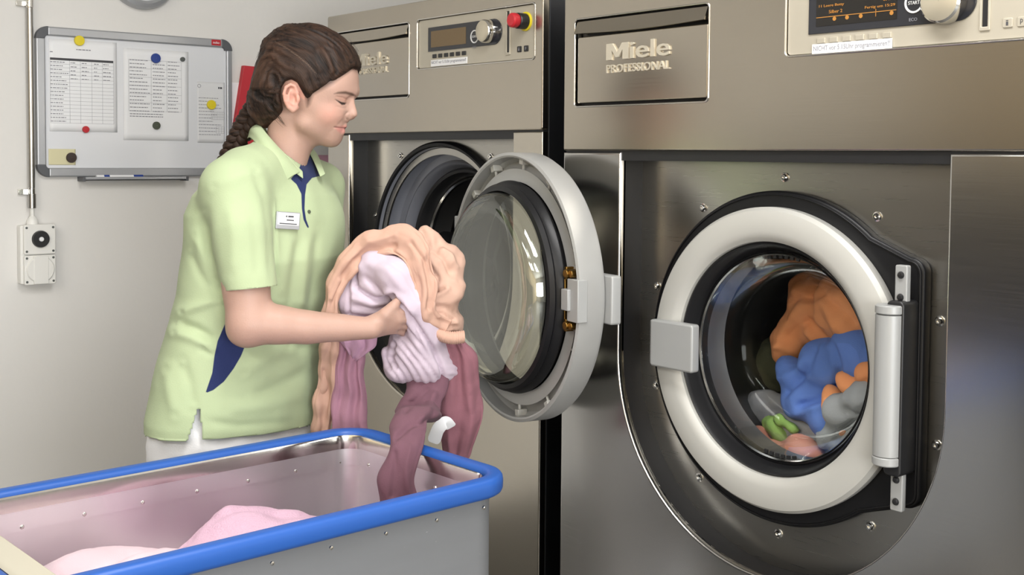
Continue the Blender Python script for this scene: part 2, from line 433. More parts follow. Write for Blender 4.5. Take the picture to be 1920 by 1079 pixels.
def machine(cfg):
    """cfg in world coordinates; front plane at y=yf"""
    yf = cfg['yf']; x0, x1 = cfg['x0'], cfg['x1']; zt, zg = cfg['top'], cfg['gap']; rx0, rx1 = cfg['rx']
    zc = cfg['zc']; dx, dz = cfg['door']; yr = yf+cfg['depth']
    root = thing('washing_machine', cfg['label'], 'washing machine', ((x0+x1)/2, yf+.4, FZ), 0, None)
    e = .004
    # cabinet: sides, back, top, plinth
    c = MB()
    c.box((x0+.002, yf+.022, FZ+.1), (x0+.018, yf+.84, zt-.002)); c.box((x1-.018, yf+.022, FZ+.1), (x1-.002, yf+.84, zt-.002))
    c.box((x0+.018, yf+.82, FZ+.1), (x1-.018, yf+.84, zt-.002)); c.box((x0+.018, yf+.022, zt-.018), (x1-.018, yf+.82, zt-.002))
    c.box((x0+.018, yf+.022, FZ+.1), (x1-.018, yf+.82, FZ+.12))
    c.build('cabinet', DARKSIDE, root, smooth=0, bevel=.002)
    p = MB(); p.box((x0+.03, yf+.05, FZ), (x1-.03, yf+.82, FZ+.099)); p.build('plinth', BLACK, root, smooth=0)
    # upper fascia with drawer hole
    d0, d1, e0, e1 = cfg['drawer']; P = cfg['panel']
    m = MB()
    V, F = plate(rrect(x0, zg, x1, zt, .006), [rrect(d0, e0, d1, e1, .008), rrect(P[0], P[1], P[2], P[3], .008)], yf, .02, .003)
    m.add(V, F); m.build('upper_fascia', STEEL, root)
    k = MB(); k.box((x0+.02, yf+.021, zg+.01), (x1-.02, yf+.03, zt-.02)); k.box((x0+.004, yf+.006, zg-.02), (x1-.004, yf+.02, zg+.002))
    k.build('fascia_backing', BLACK, root, smooth=0)
    # polished borders
    for nm, (a0, b0, a1, b1) in (('drawer_surround', (d0, e0, d1, e1)), ('panel_surround', (P[0], P[1], P[2], P[3]))):
        w = .0035
        V, F = plate(rrect(a0-w, b0-w, a1+w, b1+w, .010), [rrect(a0, b0, a1, b1, .008)], yf-.0018, .01, .0016)
        MB().add(V, F).build(nm, STEELB, root)
    # detergent drawer: face + sloping grip lip
    g = .004; lip = cfg['lip']
    m = MB()
    V, F = plate(rrect(d0+g, e0+g+.002, d1-g, e1-lip-.006, .004), [], yf+.003, .012, .002); m.add(V, F)
    dr = m.build('detergent_drawer', STEEL, root)
    m = MB()
    n = 24; top = []; 
    for i in range(n+1):
        t = i/n; x = d0+g+(d1-d0-2*g)*t; zb = e1-lip - .004*math.sin(PI*t)
        top.append([(x, yf+.012, e1-g), (x, yf+.002, e1-g), (x, yf-.006, zb+.006), (x, yf-.008, zb+.001), (x, yf-.002, zb), (x, yf+.012, zb+.003)])
    m.grid(np.array(top)); m.f.append(tuple(range(5, -1, -1))); m.f.append(tuple(range(n*6, n*6+6)))
    m.build('grip_lip', STEEL, dr)
    lx, lz, lw, lh, lz2, lh2 = cfg['logo']
    mw = lw*.36
    MP = [(0, 0), (0, 1), (.28, 1), (.5, .46), (.72, 1), (1, 1), (1, 0), (.75, 0), (.75, .6), (.57, .14), (.43, .14), (.25, .6), (.25, 0)]
    V, F = plate([(lx+mw*x, lz+lh*z) for x, z in MP], [], yf-.001, .004, 0); m = MB().add(V, F)
    m.build('lettering', SILVER, dr, smooth=20)
    m = MB(); text_front(m, 'iele', lx+mw+lw*.025, lz, lw-mw-lw*.025, lh*1.04, yf+.002, .003, .009)
    m.build('lettering', SILVER, dr, smooth=20)
    m = MB(); text_front(m, 'PROFESSIONAL', lx, lz2, lw, lh2, yf+.002, .0022, .006)
    m.build('lettering', SILVER, dr, smooth=20)
    # control panel
    V, F = plate(rrect(P[0]+.001, P[1]+.001, P[2]-.001, P[3]-.001, .007), [], yf+.0035, .008, .001)
    cp = MB().add(V, F).build('control_panel', PANEL, root)
    yp = yf+.0035
    q = cfg['disp']       # x0,z0,x1,z1 dark window (right end rounded), screen x1
    rr = (q[3]-q[1])/2; arc = [(q[2]-rr+rr*math.cos(-PI/2+PI*i/24), q[1]+rr+rr*math.sin(-PI/2+PI*i/24)) for i in range(25)]
    V, F = plate([(q[0], q[3]), (q[0], q[1])]+arc, [], yp-.0025, .006, .0008)
    ds = MB().add(V, F).build('display', DISPLAYM, cp)
    s = cfg['screen']
    V, F = plate(rrect(*s, .001), [], yp-.0032, .003, 0); MB().add(V, F).build('screen', cfg['screen_mat'], ds, smooth=0)
    if cfg['readout']:
        m = MB(); ys = yp-.0036; sw = s[2]-s[0]; sh = s[3]-s[1]
        text_front(m, '11 Leere Betty', s[0]+.006, s[1]+sh*.66, sw*.32, .0055, ys, .0003)
        text_front(m, 'Silber 2', s[0]+.026, s[1]+sh*.44, sw*.17, .0055, ys, .0003)
        text_front(m, '60 %', s[0]+sw*.84, s[1]+sh*.68, sw*.09, .0055, ys, .0003)
        text_front(m, 'Fertig um 15:29', s[0]+sw*.62, s[1]+sh*.44, sw*.36, .0055, ys, .0003)
        m.box((s[0]+.001, ys-.0003, s[1]+sh*.31), (s[2]-.001, ys+.0003, s[1]+sh*.335))
        for t in (.24, .40, .57, .94): V, F = plate(circle(s[0]+sw*t, s[1]+sh*.23, .0035, 14), [], ys-.0002, .0006, 0); m.add(V, F)
        m.box((s[0]+sw*.75, ys-.0003, s[1]+sh*.16), (s[0]+sw*.755, ys+.0003, s[1]+sh*.42))
        m.build('readout', AMBER, ds, smooth=0)
    kx, kz, kr = cfg['knob']
    m = MB(); m.lathe([(kr*1.02, 0), (kr*1.02, -.004), (kr*.99, -.018), (kr*.9, -.0215)], 64, Matrix.Translation((kx, yp-.003, kz)))
    kn = m.build('knob', CHROME, cp)
    m = MB(); m.lathe([(kr*.9, -.0215), (kr*.86, -.0222), (.0004, -.0222)], 64, Matrix.Translation((kx, yp-.003, kz)))
    m.build('knob_cap', KNOBM, kn)
    sx, sz, sr = cfg['start']
    V, F = plate(circle(sx, sz, sr, 48), [circle(sx, sz, sr*.8, 48)], yp-.004, .002, .0004)
    m = MB().add(V, F); text_front(m, 'START', sx-sr*.6, sz-sr*.16, sr*1.2, sr*.34, yp-.0032, .0003)
    m.build('start_button', WHITEI, ds)
    m = MB(); text_front(m, 'ECO', sx-.008, sz-sr-.012, .014, .005, yp-.0028, .0003); m.build('caption', GREYI, ds)
    b0, bz, bs, bn = cfg['buttons']
    for i in range(6):
        x = b0+i*bs
        V, F = plate(rrect(x, bz, x+bn, bz+cfg['bh'], .001), [], yp-.003, .006, .0008)
        MB().add(V, F).build('button', cfg['button_mat'], cp)
    l = cfg['tape']
    V, F = plate(rrect(*l, 0), [], yp-.0012 - .002, .002, 0); tp = MB().add(V, F).build('label_strip', LABELM, cp, smooth=0)
    m = MB(); text_front(m, 'NICHT vor 5.15Uhr programmieren!!', l[0]+.003, l[1]+.004, l[2]-l[0]-.006, (l[3]-l[1])*.6, yp-.0034, .0002)
    m.build('lettering', GREYI, tp, smooth=0)
    sl = cfg['slot']
    V, F = plate(rrect(sl[0], sl[1], sl[2], sl[3], .002), [rrect(sl[0]+.0035, sl[1]+.006, sl[2]-.0035, sl[3]-.002, .001)], yp-.0025, .005, .0008)
    MB().add(V, F).build('card_slot', PANEL, cp)
    MB().box((sl[0]+.0045, yp-.0006, sl[1]+.006), (sl[2]-.0045, yp+.001, sl[3]-.002)).build('slot_gap', BLACK, cp, smooth=0)
    for i, x in enumerate(cfg['ports'][1]):
        z = cfg['ports'][0]
        V, F = plate(rrect(x, z, x+.015, z+.014, .002), [], yp-.002, .004, .0006)
        b = MB().add(V, F).build('status_key', cfg['port_mat'], cp)
        m = MB(); text_front(m, 'ip'[i], x+.005, z+.003, .004, .008, yp-.0022, .0002); m.build('caption', DARKI if cfg['port_mat'] is PANEL else GREYI, b, smooth=0)
    if cfg.get('stop'):
        ex, ez = cfg['stop']; T = Matrix.Translation((ex, yp, ez))
        m = MB(); m.lathe([(.0225, 0), (.0225, -.003), (.021, -.0042), (.014, -.0042)], 48, T); st = m.build('emergency_stop', YELLOW, cp)
        plabel(st, 'yellow ring of the emergency stop')
        m = MB(); m.lathe([(.0185, -.004), (.0185, -.026), (.017, -.028), (.010, -.028)], 48, T); m.build('stop_collar', BLACK, st)
        m = MB(); m.lathe([(.012, -.022), (.0165, -.030), (.0175, -.036), (.0168, -.044), (.013, -.047), (.0004, -.0475)], 48, T); plabel(m.build('stop_button', REDP, st), 'red mushroom button')
    # lower front with the U-shaped recess
    U = u_shape(rx0, rx1, zg-.001, zc)
    outer = [(x0, FZ+.1), (x1, FZ+.1), (x1, zg-.004)] + [(rx1, zg-.004)] + [(x, z) for x, z in reversed(U[2:])] + [(rx0, zg-.004), (x0, zg-.004)]
    V, F = plate(outer, [], yf+.001, .02, .004, 3)
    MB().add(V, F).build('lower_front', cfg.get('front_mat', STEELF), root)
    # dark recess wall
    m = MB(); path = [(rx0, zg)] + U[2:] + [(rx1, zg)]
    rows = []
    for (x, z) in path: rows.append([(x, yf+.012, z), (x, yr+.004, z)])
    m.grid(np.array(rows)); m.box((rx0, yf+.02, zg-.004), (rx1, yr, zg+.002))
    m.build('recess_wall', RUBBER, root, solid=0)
    # recess floor plate with the round opening
    Uf = u_shape(rx0, rx1, zg, zc)
    V, F = plate(Uf, [circle(dx, dz, .268*cfg['sc'], 96)], yr, .006, 0)
    MB().add(V, F).build('recess_panel', STEELD, root)
    # bolts
    for i in range(10):
        a = math.radians(90+36*i)+cfg['db'][i]; R = cfg['br']
        T = Matrix.Translation((dx+R*math.cos(a), yr, dz+R*math.sin(a)))
        m = MB(); m.lathe([(.0085, .001), (.0085, -.002), (.006, -.0025), (.0058, -.0055), (.005, -.0065), (.0028, -.0065), (.0026, -.004), (.0003, -.004)], 20, T)
        m.build('bolt', CHROME, root)
    return root, cfg

STEEL_RIGHT = STEEL
cfgR = dict(yf=0., x0=-.5595, x1=.525, top=.7667, gap=.3755, rx=(-.3888, .3289), zc=-.032, door=(-.03, .0), depth=.066,
    label='stainless steel front-loading washer with shut door and colourful laundry behind the glass', drawer=(-.5245, -.160, .4685, .648), lip=.030,
    panel=(.0165, .5405, .4975, .7007), logo=(-.431, .559, .174, .033, .533, .0165), disp=(.062, .574, .366, .6375), screen=(.078, .586, .232, .632),
    screen_mat=SCREENM, readout=True, knob=(.317, .605, .034), start=(.262, .609, .0165), buttons=(.080, .5575, .0252, .016), bh=.009, button_mat=PANEL,
    tape=(.071, .5385, .224, .5565), slot=(.371, .556, .388, .66), ports=(.558, (.408, .430)), port_mat=PANEL, sc=1.0, br=.328,
    db=[0]*10)
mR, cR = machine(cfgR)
cfgL = dict(front_mat=STEELL, yf=.1027, x0=-1.7113, x1=-.7467, top=.7667, gap=.4240, rx=(-1.5945, -.854), zc=.07, door=(-1.222, .082), depth=.066,
    label='stainless steel front-loading washer with its round door wide open', drawer=(-1.662, -1.2905, .5192, .7145), lip=.030,
    panel=(-1.2505, .590, -.7765, .717), logo=(-1.568, .613, .174, .033, .590, .0165), disp=(-1.204, .632, -.900, .6945), screen=(-1.190, .642, -1.041, .684),
    screen_mat=SCREENL, readout=False, knob=(-.948, .665, .028), start=(-1.005, .657, .0165), buttons=(-1.184, .6145, .0252, .015), bh=.010, button_mat=BLACK,
    tape=(-1.190, .593, -1.036, .6095), slot=(-.885, .604, -.868, .71), ports=(.608, (-.842, -.817)), port_mat=BLACK, stop=(-.812, .678), sc=1.06, br=.345,
    db=[0]*10)
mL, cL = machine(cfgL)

# ---- right machine: rubber surround with the hinge bump, shut door, drum
dx, dz = -.03, 0.
yr = .066
def surround_outline(r, bx, z1, z0, k):
    pts = []
    a1 = math.asin(min(1, (z1+.03)/r)); a0 = math.asin(max(-1, (z0-.03)/r))
    n = 120
    for i in range(n+1):
        a = a1+(2*PI+a0-a1)*i/n
        pts.append((r*math.cos(a), r*math.sin(a)))
    # bump on the right side
    for cx, cz, s in ((bx-k, z0+k, -90), (bx-k, z1-k, 0)):
        for i in range(9):
            a = math.radians(s+90*i/8); pts.append((cx+k*math.cos(a), cz+k*math.sin(a)))
    return [(dx+x, dz+z) for x, z in pts]
m = MB()
V, F = plate(surround_outline(.304, .296, .203, -.212, .026), [circle(dx, dz, .262)], yr-.022, .024, .006, 3); m.add(V, F)
sd = m.build('door_surround', RUBBER, mR)
m = MB(); V, F = plate(surround_outline(.299, .291, .198, -.207, .022), [surround_outline(.296, .287, .195, -.204, .020)], yr-.025, .01, .0018); m.add(V, F)
m.build('seal_lip', RUBBER, sd)
door_parts(mR, Matrix.Translation((dx, .028, dz)), 1.0, False)
def drum(root, dx, dz, y0, sc, r0):
    m = MB(); T = Matrix.Translation((dx, 0, dz))
    m.lathe([(r0, y0), (r0-.004, y0+.03), (r0-.012, y0+.05), (r0-.004, y0+.055), (.285*sc, y0+.075), (.29*sc, y0+.09), (.29*sc, y0+.52), (.27*sc, y0+.54), (.0005, y0+.55)], 96, T)
    o = m.build('drum', DRUMM, root)
    for k in range(3):
        a = 2*PI*k/3+.5
        b = MB(); Mr = T @ Matrix.Rotation(-a, 4, 'Y')
        V = []; F = []
        for i, y in enumerate((y0+.09, y0+.5)):
            V += [(.29*sc, y, -.05), (.25*sc, y, -.012), (.25*sc, y, .012), (.29*sc, y, .05)]
        F = [(0, 1, 5, 4), (1, 2, 6, 5), (2, 3, 7, 6), (0, 3, 2, 1), (4, 5, 6, 7)]
        b.add(V, F, Mr); b.build('drum_rib', DRUMM, o, bevel=.004)
    return o
drum(mR, dx, dz, .085, 1.0, .206)

# ---- left machine: dish around the open porthole, black gasket, drum, open door
ldx, ldz, ly = -1.222, .082, .1027+.066
T = Matrix.Translation((ldx, 0, ldz))
m = MB(); m.lathe([(.318, ly+.002), (.319, ly-.014), (.314, ly-.020), (.307, ly-.018), (.304, ly-.006), (.300, ly+.002)], 128, T)
m.build('door_surround', RUBBER, mL)
m = MB(); m.lathe([(.304, ly-.012), (.301, ly+.004), (.296, ly+.030), (.288, ly+.044), (.270, ly+.050), (.262, ly+.046), (.256, ly+.052), (.252, ly+.070), (.246, ly+.082)], 128, T)
m.build('opening_dish', DISHM, mL)
m = MB(); m.lathe([(.249, ly+.076), (.243, ly+.070), (.236, ly+.074), (.232, ly+.09), (.226, ly+.11), (.220, ly+.115), (.220, ly+.13)], 128, T)
m.build('gasket', GASKETG, mL)
m = MB(); m.lathe([(.2225, ly+.108), (.219, ly+.103), (.2155, ly+.108), (.219, ly+.113)], 128, T, closed=True)
m.build('trim_ring', CHROME, mL)
drum(mL, ldx, ldz, ly+.12, 1.0, .218)
ang = math.radians(-10.8)
OD = Matrix.Translation((-.579, -.077, .090)) @ Matrix.Rotation(ang, 4, 'Z')
# the open door shows its inner side: turn the shut frame by half a turn about z
door_parts(mL, OD @ Matrix.Scale(-1, 4, (0, 1, 0)), 1.02, True)
CAMP = (2183.90049, 0.88192, 0.04569, 0.00777, 393.30932)
CAMC = (1.28729, -1.66048, 0.36219)
# ------------------------------------------------------------------ laundry cart
CA = math.radians(2.8)
cart = thing('laundry_cart', 'grey aluminium laundry cart with a thick blue rim holding pink washing', 'laundry cart', (-.378, -.862, FZ), CA)
CM = Matrix.Translation((-.378, -.862, 0)) @ Matrix.Rotation(CA, 4, 'Z')
HW, HL = .212, .388      # half width / half length of the tub wall
RZ = -.158               # rim top
def ring(hw, hl, r, n=10):
    pts = []
    for cx, cy, a0 in ((hw-r, -hl+r, -90), (hw-r, hl-r, 0), (-hw+r, hl-r, 90), (-hw+r, -hl+r, 180)):
        for k in range(n+1):
            a = math.radians(a0+90*k/n); pts.append((cx+r*math.cos(a), cy+r*math.sin(a)))
    return pts
def ring_loft(mb, rows):
    """rows of (grow, z): closed rings lofted"""
    P = []
    for g, z in rows:
        P.append([(x, y, z) for x, y in ring(HW+g, HL+g, max(.01, .052+g))])
    mb.grid(np.array(P), CM, closed_u=True)
m = MB(); ring_loft(m, [(.0, RZ-.03), (.0, RZ-.36), (-.012, -.60), (-.03, -.612)]); 
base = ring(HW-.03, HL-.03, .03); n0 = len(m.v); m.add([(x, y, -.612) for x, y in base], [tuple(range(len(base)))], CM)
tub = m.build('tub', ALUOUT, cart)
m = MB(); ring_loft(m, [(-.004, RZ-.03), (-.005, RZ-.36), (-.016, -.590), (-.03, -.600)])
m.add([(x, y, -.600) for x, y in ring(HW-.03, HL-.03, .03)], [tuple(range(len(base)))], CM)
m.build('inner_lining', ALU, tub)
m = MB(); ring_loft(m, [(-.0045, RZ-.020), (-.0105, RZ-.022), (-.0105, RZ-.066), (-.0045, RZ-.0668)])
band = m.build('rivet_strip', STEELB if False else ALU, tub)
m = MB(); ring_loft(m, [(-.0115, RZ-.0085), (-.0125, RZ-.012), (-.0125, RZ-.034), (-.007, RZ-.034), (-.007, RZ-.0085)])
m.build('edge_trim', STEELB, tub)
m = MB()
rows = []
for a in range(15):
    t = -PI*.5+2*PI*a/15
    ex = .0155*abs(math.cos(t))**.6*(1 if math.cos(t) > 0 else -1); ez = .0165*abs(math.sin(t))**.6*(1 if math.sin(t) > 0 else -1)
    rows.append((.0075+ex, RZ-.0165+ez))
rows.append(rows[0])
ring_loft(m, rows)
m.build('rim', BLUER, cart)
# rivets along the inner strip and outside under the rim
for side, x in ((1, -HW+.0105), (1, HW-.0105)):
    for k in range(8):
        y = -HL+.05+k*.098
        r = MB(); r.lathe([(.0004, -.0022), (.0028, -.0015), (.0036, 0)], 12, CM @ Matrix.Translation((x, y, RZ-.060)) @ Matrix.Rotation(PI/2 if x < 0 else -PI/2, 4, 'Z'))
        r.build('rivet', CHROME, band)
for k in range(4):
    x = -HW+.06+k*.1
    r = MB(); r.lathe([(.0004, -.0022), (.0028, -.0015), (.0036, 0)], 12, CM @ Matrix.Translation((x, HL-.0105, RZ-.060)))
    r.build('rivet', CHROME, band)
for k in range(8):
    y = -HL+.05+k*.098
    r = MB(); r.lathe([(.0004, -.0022), (.0028, -.0015), (.0036, 0)], 12, CM @ Matrix.Translation((HW, y, RZ-.052)) @ Matrix.Rotation(PI/2, 4, 'Z'))
    r.build('rivet', CHROME, tub)
for sx in (-1, 1):
    for sy in (-1, 1):
        T = CM @ Matrix.Translation((sx*(HW-.06), sy*(HL-.07), 0))
        w = MB(); w.box((-.03, -.03, -.622), (.03, .03, -.612), T); w.box((-.022, -.045, -.94), (-.018, .01, -.62), T); w.box((.018, -.045, -.94), (.022, .01, -.62), T)
        cs = w.build('caster', GREYD, cart, bevel=.002)
        w = MB(); w.tube([(-.016, -.02, FZ+.085), (.016, -.02, FZ+.085)], .085, 32, M=T); w.build('wheel', BLACK, cs)
# beige divider board lying across the near-left end, just under the rim
m = MB(); m.box((-HW+.012, -HL+.012, RZ-.045), (HW-.012, -HL+.082, RZ-.033), CM)
m.build('end_board', BEIGEB, cart, bevel=.002)

# ------------------------------------------------------------------ whiteboard and the things on it
BX = WX
def wall_rr(y0, z0, y1, z1, x0, t, r=0., bevel=0., holes=()):
    """plate on the left wall: back at x0, front at x0+t"""
    V, F = plate(rrect(y0, z0, y1, z1, r), holes, -t, t, bevel)
    return [(x0-y, x, z) for x, y, z in V], F
wb = thing('whiteboard', 'framed magnetic whiteboard hanging on the white wall behind the person', 'whiteboard', (BX, -.236, .29))
y0, y1, z0, z1 = -.550, .077, .290, .738
fw_ = .027
m = MB(); m.add(*wall_rr(y0+.01, z0+.01, y1-.01, z1-.01, BX+.001, .011)); pan = m.build('board_panel', BOARDW, wb, smooth=0)
for nm, a in (('frame_rail', (y0+.034, z1-fw_, y1-.034, z1)), ('frame_rail', (y0+.034, z0, y1-.034, z0+fw_)),
              ('frame_rail', (y0, z0+.034, y0+fw_, z1-.034)), ('frame_rail', (y1-fw_*.72, z0+.034, y1, z1-.034))):
    m = MB(); m.add(*wall_rr(*a, BX+.001, .020, .004, .004)); m.build(nm, BOARDF, wb)
for sy, sz in ((0, 0), (0, 1), (1, 0), (1, 1)):
    cy_ = y0+.036 if not sy else y1-.036; cz_ = z0+.036 if not sz else z1-.036
    a0 = {(0, 0): 180, (1, 0): 270, (1, 1): 0, (0, 1): 90}[(sy, sz)]
    pts = [(cy_+.0365*math.cos(math.radians(a0+90*k/10)), cz_+.0365*math.sin(math.radians(a0+90*k/10))) for k in range(11)]
    pts += [(cy_+.010*math.cos(math.radians(a0+90*k/10)), cz_+.010*math.sin(math.radians(a0+90*k/10))) for k in range(10, -1, -1)]
    V, F = plate(pts, [], -.021, .021, .002)
    MB().add([(BX+.001-y, x, z) for x, y, z in V], F).build('corner_cap', CORNERP, wb)
m = MB(); m.add(*wall_rr(.004, .7165, .036, .735, BX+.021, .0012)); bt = m.build('brand_tag', REDP, wb, smooth=0)
m = MB(); text_wall(m, 'nobo', .009, .722, .022, .008, BX+.0226); m.build('lettering', PAPER, bt, smooth=0)
m = MB()
m.box((BX+.001, -.420, .279), (BX+.05, -.096, .283)); m.box((BX+.046, -.420, .279), (BX+.05, -.096, .290)); m.box((BX+.001, -.420, .279), (BX+.004, -.096, .2899))
tr = m.build('pen_tray', BOARDF, wb, bevel=.001)
for a in (-.426, -.098):
    m = MB(); m.box((BX+.001, a, .276), (BX+.052, a+.008, .2899)); m.build('tray_end', CORNERP, tr, bevel=.001)
pn = thing('board_marker', 'white board marker with blue ends lying on the whiteboard tray', 'marker', (BX+.03, -.3, .283))
m = MB(); m.tube([(BX+.028, -.378, .2895), (BX+.028, -.355, .2895)], .0062, 14); pcap = m.build('cap', PAPER, pn)
m = MB(); m.tube([(BX+.028, -.355, .2895), (BX+.028, -.338, .2895)], .0064, 14); m.build('band', BLUEP, pn)
m = MB(); m.tube([(BX+.028, -.338, .2895), (BX+.028, -.262, .2895)], .0058, 14); m.build('barrel', PAPER, pn)
m = MB(); m.tube([(BX+.028, -.262, .2895), (BX+.028, -.232, .2895)], .0064, 14); m.build('end_cap', BLUEP, pn)

PX = BX+.0126
def sheet(name, label, y0, z0, y1, z1, m=PAPER, skew=0., t=.0006, curl=.0002):
    n = 14; P = []
    for i in range(n+1):
        row = []
        for j in range(n+1):
            u, v = i/n, j/n
            row.append((PX+t+curl*(abs(u-.5)*2)**3*(1-v), y0+(y1-y0)*u+skew*(v-.5), z0+(z1-z0)*v))
        P.append(row)
    mb = MB().grid(np.array(P))
    o = mb.build(name, m, None, smooth=180, solid=.0004)
    tag(o, label, 'paper sheet')
    return o
def lines_on(parent, y0, z0, y1, z1, nrow, ncol, colfr=None, x=None, head=True, vert=True, m=GREYI):
    mb = MB(); x = x or PX+.0012
    for i in range(nrow+1):
        z = z0+(z1-z0)*i/nrow; mb.box((x, y0, z), (x+.0002, y1, z+.0006))
    if vert:
        for f in (colfr or [k/ncol for k in range(ncol+1)]):
            y = y0+(y1-y0)*f; mb.box((x, y, z0), (x+.0002, y+.0006, z1))
    return mb.build('ruled_lines', m, parent, smooth=0)
random.seed(11)
def scribble(parent, y0, z0, y1, z1, nrow, fill=.7, h=.0026, cols=((0, 1),), m=GREYI):
    mb = MB(); x = PX+.0013
    for i in range(nrow):
        z = z1-(z1-z0)*(i+.5)/nrow
        for c0, c1 in cols:
            y = y0+(y1-y0)*c0; ye = y+(y1-y0)*(c1-c0)*random.uniform(fill*.6, fill)
            while y < ye:
                l = random.uniform(.003, .010); mb.box((x, y, z-h/2), (x+.0002, min(y+l, ye), z+h/2)); y += l+.0018
    return mb.build('text_lines', m, parent, smooth=0)
p1 = sheet('paper_sheet', 'large printed table sheet at the left of the whiteboard under the yellow magnet', -.511, .427, -.306, .704)
lines_on(p1, -.508, .452, -.317, .640, 17, 7, [0, .30, .47, .65, .82, 1])
MB().box((PX+.0012, -.508, .640), (PX+.0016, -.317, .647)).build('table_header', DARKI, p1, smooth=0)
scribble(p1, -.508, .452, -.45, .640, 17, .95); scribble(p1, -.508, .66, -.49, .668, 1); scribble(p1, -.43, .672, -.385, .678, 1, 1, .003)
scribble(p1, -.450, .58, -.317, .640, 5, .9, cols=((.02, .2), (.27, .45), (.55, .68), (.76, .98)))
p2 = sheet('paper_sheet', 'white typed sheet in the middle of the whiteboard under the blue magnet', -.286, .404, -.073, .690, skew=.001)
scribble(p2, -.266, .49, -.10, .66, 15, .95, cols=((0, .42), (.45, .72), (.75, 1)), m=GREYI)
lines_on(p2, -.269, .495, -.097, .655, 6, 3, [0, .42, .72, 1])
scribble(p2, -.266, .475, -.10, .49, 2, .7)
p3 = sheet('paper_sheet', 'narrow grey notice at the right of the whiteboard under a yellow magnet', -.043, .399, .053, .597, PAPERG)
scribble(p3, -.038, .42, .05, .55, 12, .9, .002); scribble(p3, .03, .575, .05, .583, 1, 1, .006, m=DARKI)
lines_on(p3, .005, .475, .05, .50, 3, 8); lines_on(p3, .022, .43, .05, .452, 3, 3)
V, F = plate(circle(-.036, .583, .006, 20), [circle(-.036, .583, .0045, 20)], -.0003, .0003, 0)
MB().add([(PX+.0012-y, x, z) for x, y, z in V], F).build('printed_ring', GREYI, p3, smooth=0)
p4 = sheet('paper_note', 'small yellowed note with a torn top at the bottom left of the whiteboard', -.515, .326, -.435, .374, YNOTE, t=.0008)
p4['category'] = 'note'
def magnet(label, y, z, r, m, t=.008):
    mb = MB(); mb.lathe([(r*.96, 0), (r, -.002), (r, -t+.002), (r*.93, -t), (.0004, -t-.0005)], 36, Matrix.Translation((PX+.0022, y, z)) @ Matrix.Rotation(PI/2, 4, 'Z'))
    return tag(mb.build('magnet', m), label, 'magnet', None)
magnet('round yellow magnet on top of the large table sheet', -.422, .702, .0155, YELLOW)
magnet('round blue magnet on top of the middle typed sheet', -.183, .663, .0155, BLUEP)
magnet('yellow magnet on the narrow grey notice', .004, .523, .0155, YELLOW)
magnet('dark brown magnet on the small yellowed note', -.449, .348, .0155, BROWNP)
magnet('small red magnet at the foot of the large table sheet', -.405, .434, .0105, REDP)
magnet('dark olive magnet at the foot of the middle typed sheet', -.182, .451, .0125, GREENP)
magnet('tiny dark grey magnet at the top right corner of the middle sheet', -.094, .665, .0075, GREYMAG)

# things on the wall between the board and the left machine
m = MB(); m.add(*wall_rr(.081, .43, .135, .60, BX, .002)); tag(m.build('poster', PINKPAP, smooth=0), 'pale pink sheet on the wall just right of the whiteboard, behind the red folder', 'poster')
fo = thing('wall_folder', 'red folder hanging on the wall behind the head of the person', 'folder', (BX, .12, .36))
m = MB(); m.add([(BX+.006, .062, .33), (BX+.006, .160, .33), (BX+.022, .062, .33), (BX+.022, .160, .33), (BX+.006, .117, .657), (BX+.006, .176, .655), (BX+.022, .119, .657), (BX+.022, .176, .655)],
      [(0, 1, 3, 2), (4, 6, 7, 5), (0, 4, 5, 1), (2, 3, 7, 6), (0, 2, 6, 4), (1, 5, 7, 3)]); m.build('cover', REDF, fo, smooth=0, bevel=.001)
m = MB(); m.box((BX+.0003, .075, .335), (BX+.0059, .155, .60)); m.build('paper_stack', PAPER, fo, smooth=0)
lf = thing('leaflet', 'white leaflet with a pink band on the wall beside the left machine', 'leaflet', (BX, .41, .33))
m = MB(); m.add(*wall_rr(.37, .362, .460, .404, BX-.002, .005)); m.build('upper_half', PAPERG, lf, smooth=0)
m = MB(); m.add(*wall_rr(.37, .318, .460, .3615, BX-.002, .005)); plabel(m.build('lower_band', PINKPAP, lf, smooth=0), 'pink lower band')

# clock at the top edge
ck = thing('wall_clock', 'round grey-rimmed wall clock above the whiteboard, mostly cut off', 'clock', (BX, -.222, .90))
T = Matrix.Translation((BX+.0005, -.222, .924)) @ Matrix.Rotation(PI/2, 4, 'Z')
m = MB(); m.lathe([(.110, 0), (.111, -.02), (.106, -.032), (.094, -.036), (.086, -.032), (.083, -.022)], 72, T); m.build('rim', BOARDF, ck)
m = MB(); m.lathe([(.088, -.018), (.0004, -.018)], 72, T); fc = m.build('dial', PAPER, ck)
m = MB(); m.box((-.002, -.022, 0), (.002, -.020, .06), T); m.box((-.002, -.024, 0), (.002, -.022, .04), T @ Matrix.Rotation(2.1, 4, 'Y')); m.build('hands', BLACK, ck, smooth=0)
m = MB()
for k in range(12): m.box((-.0015, -.0195, .070), (.0015, -.0182, .079), T @ Matrix.Rotation(k*PI/6, 4, 'Y'))
m.build('hour_marks', BLACK, fc, smooth=0)

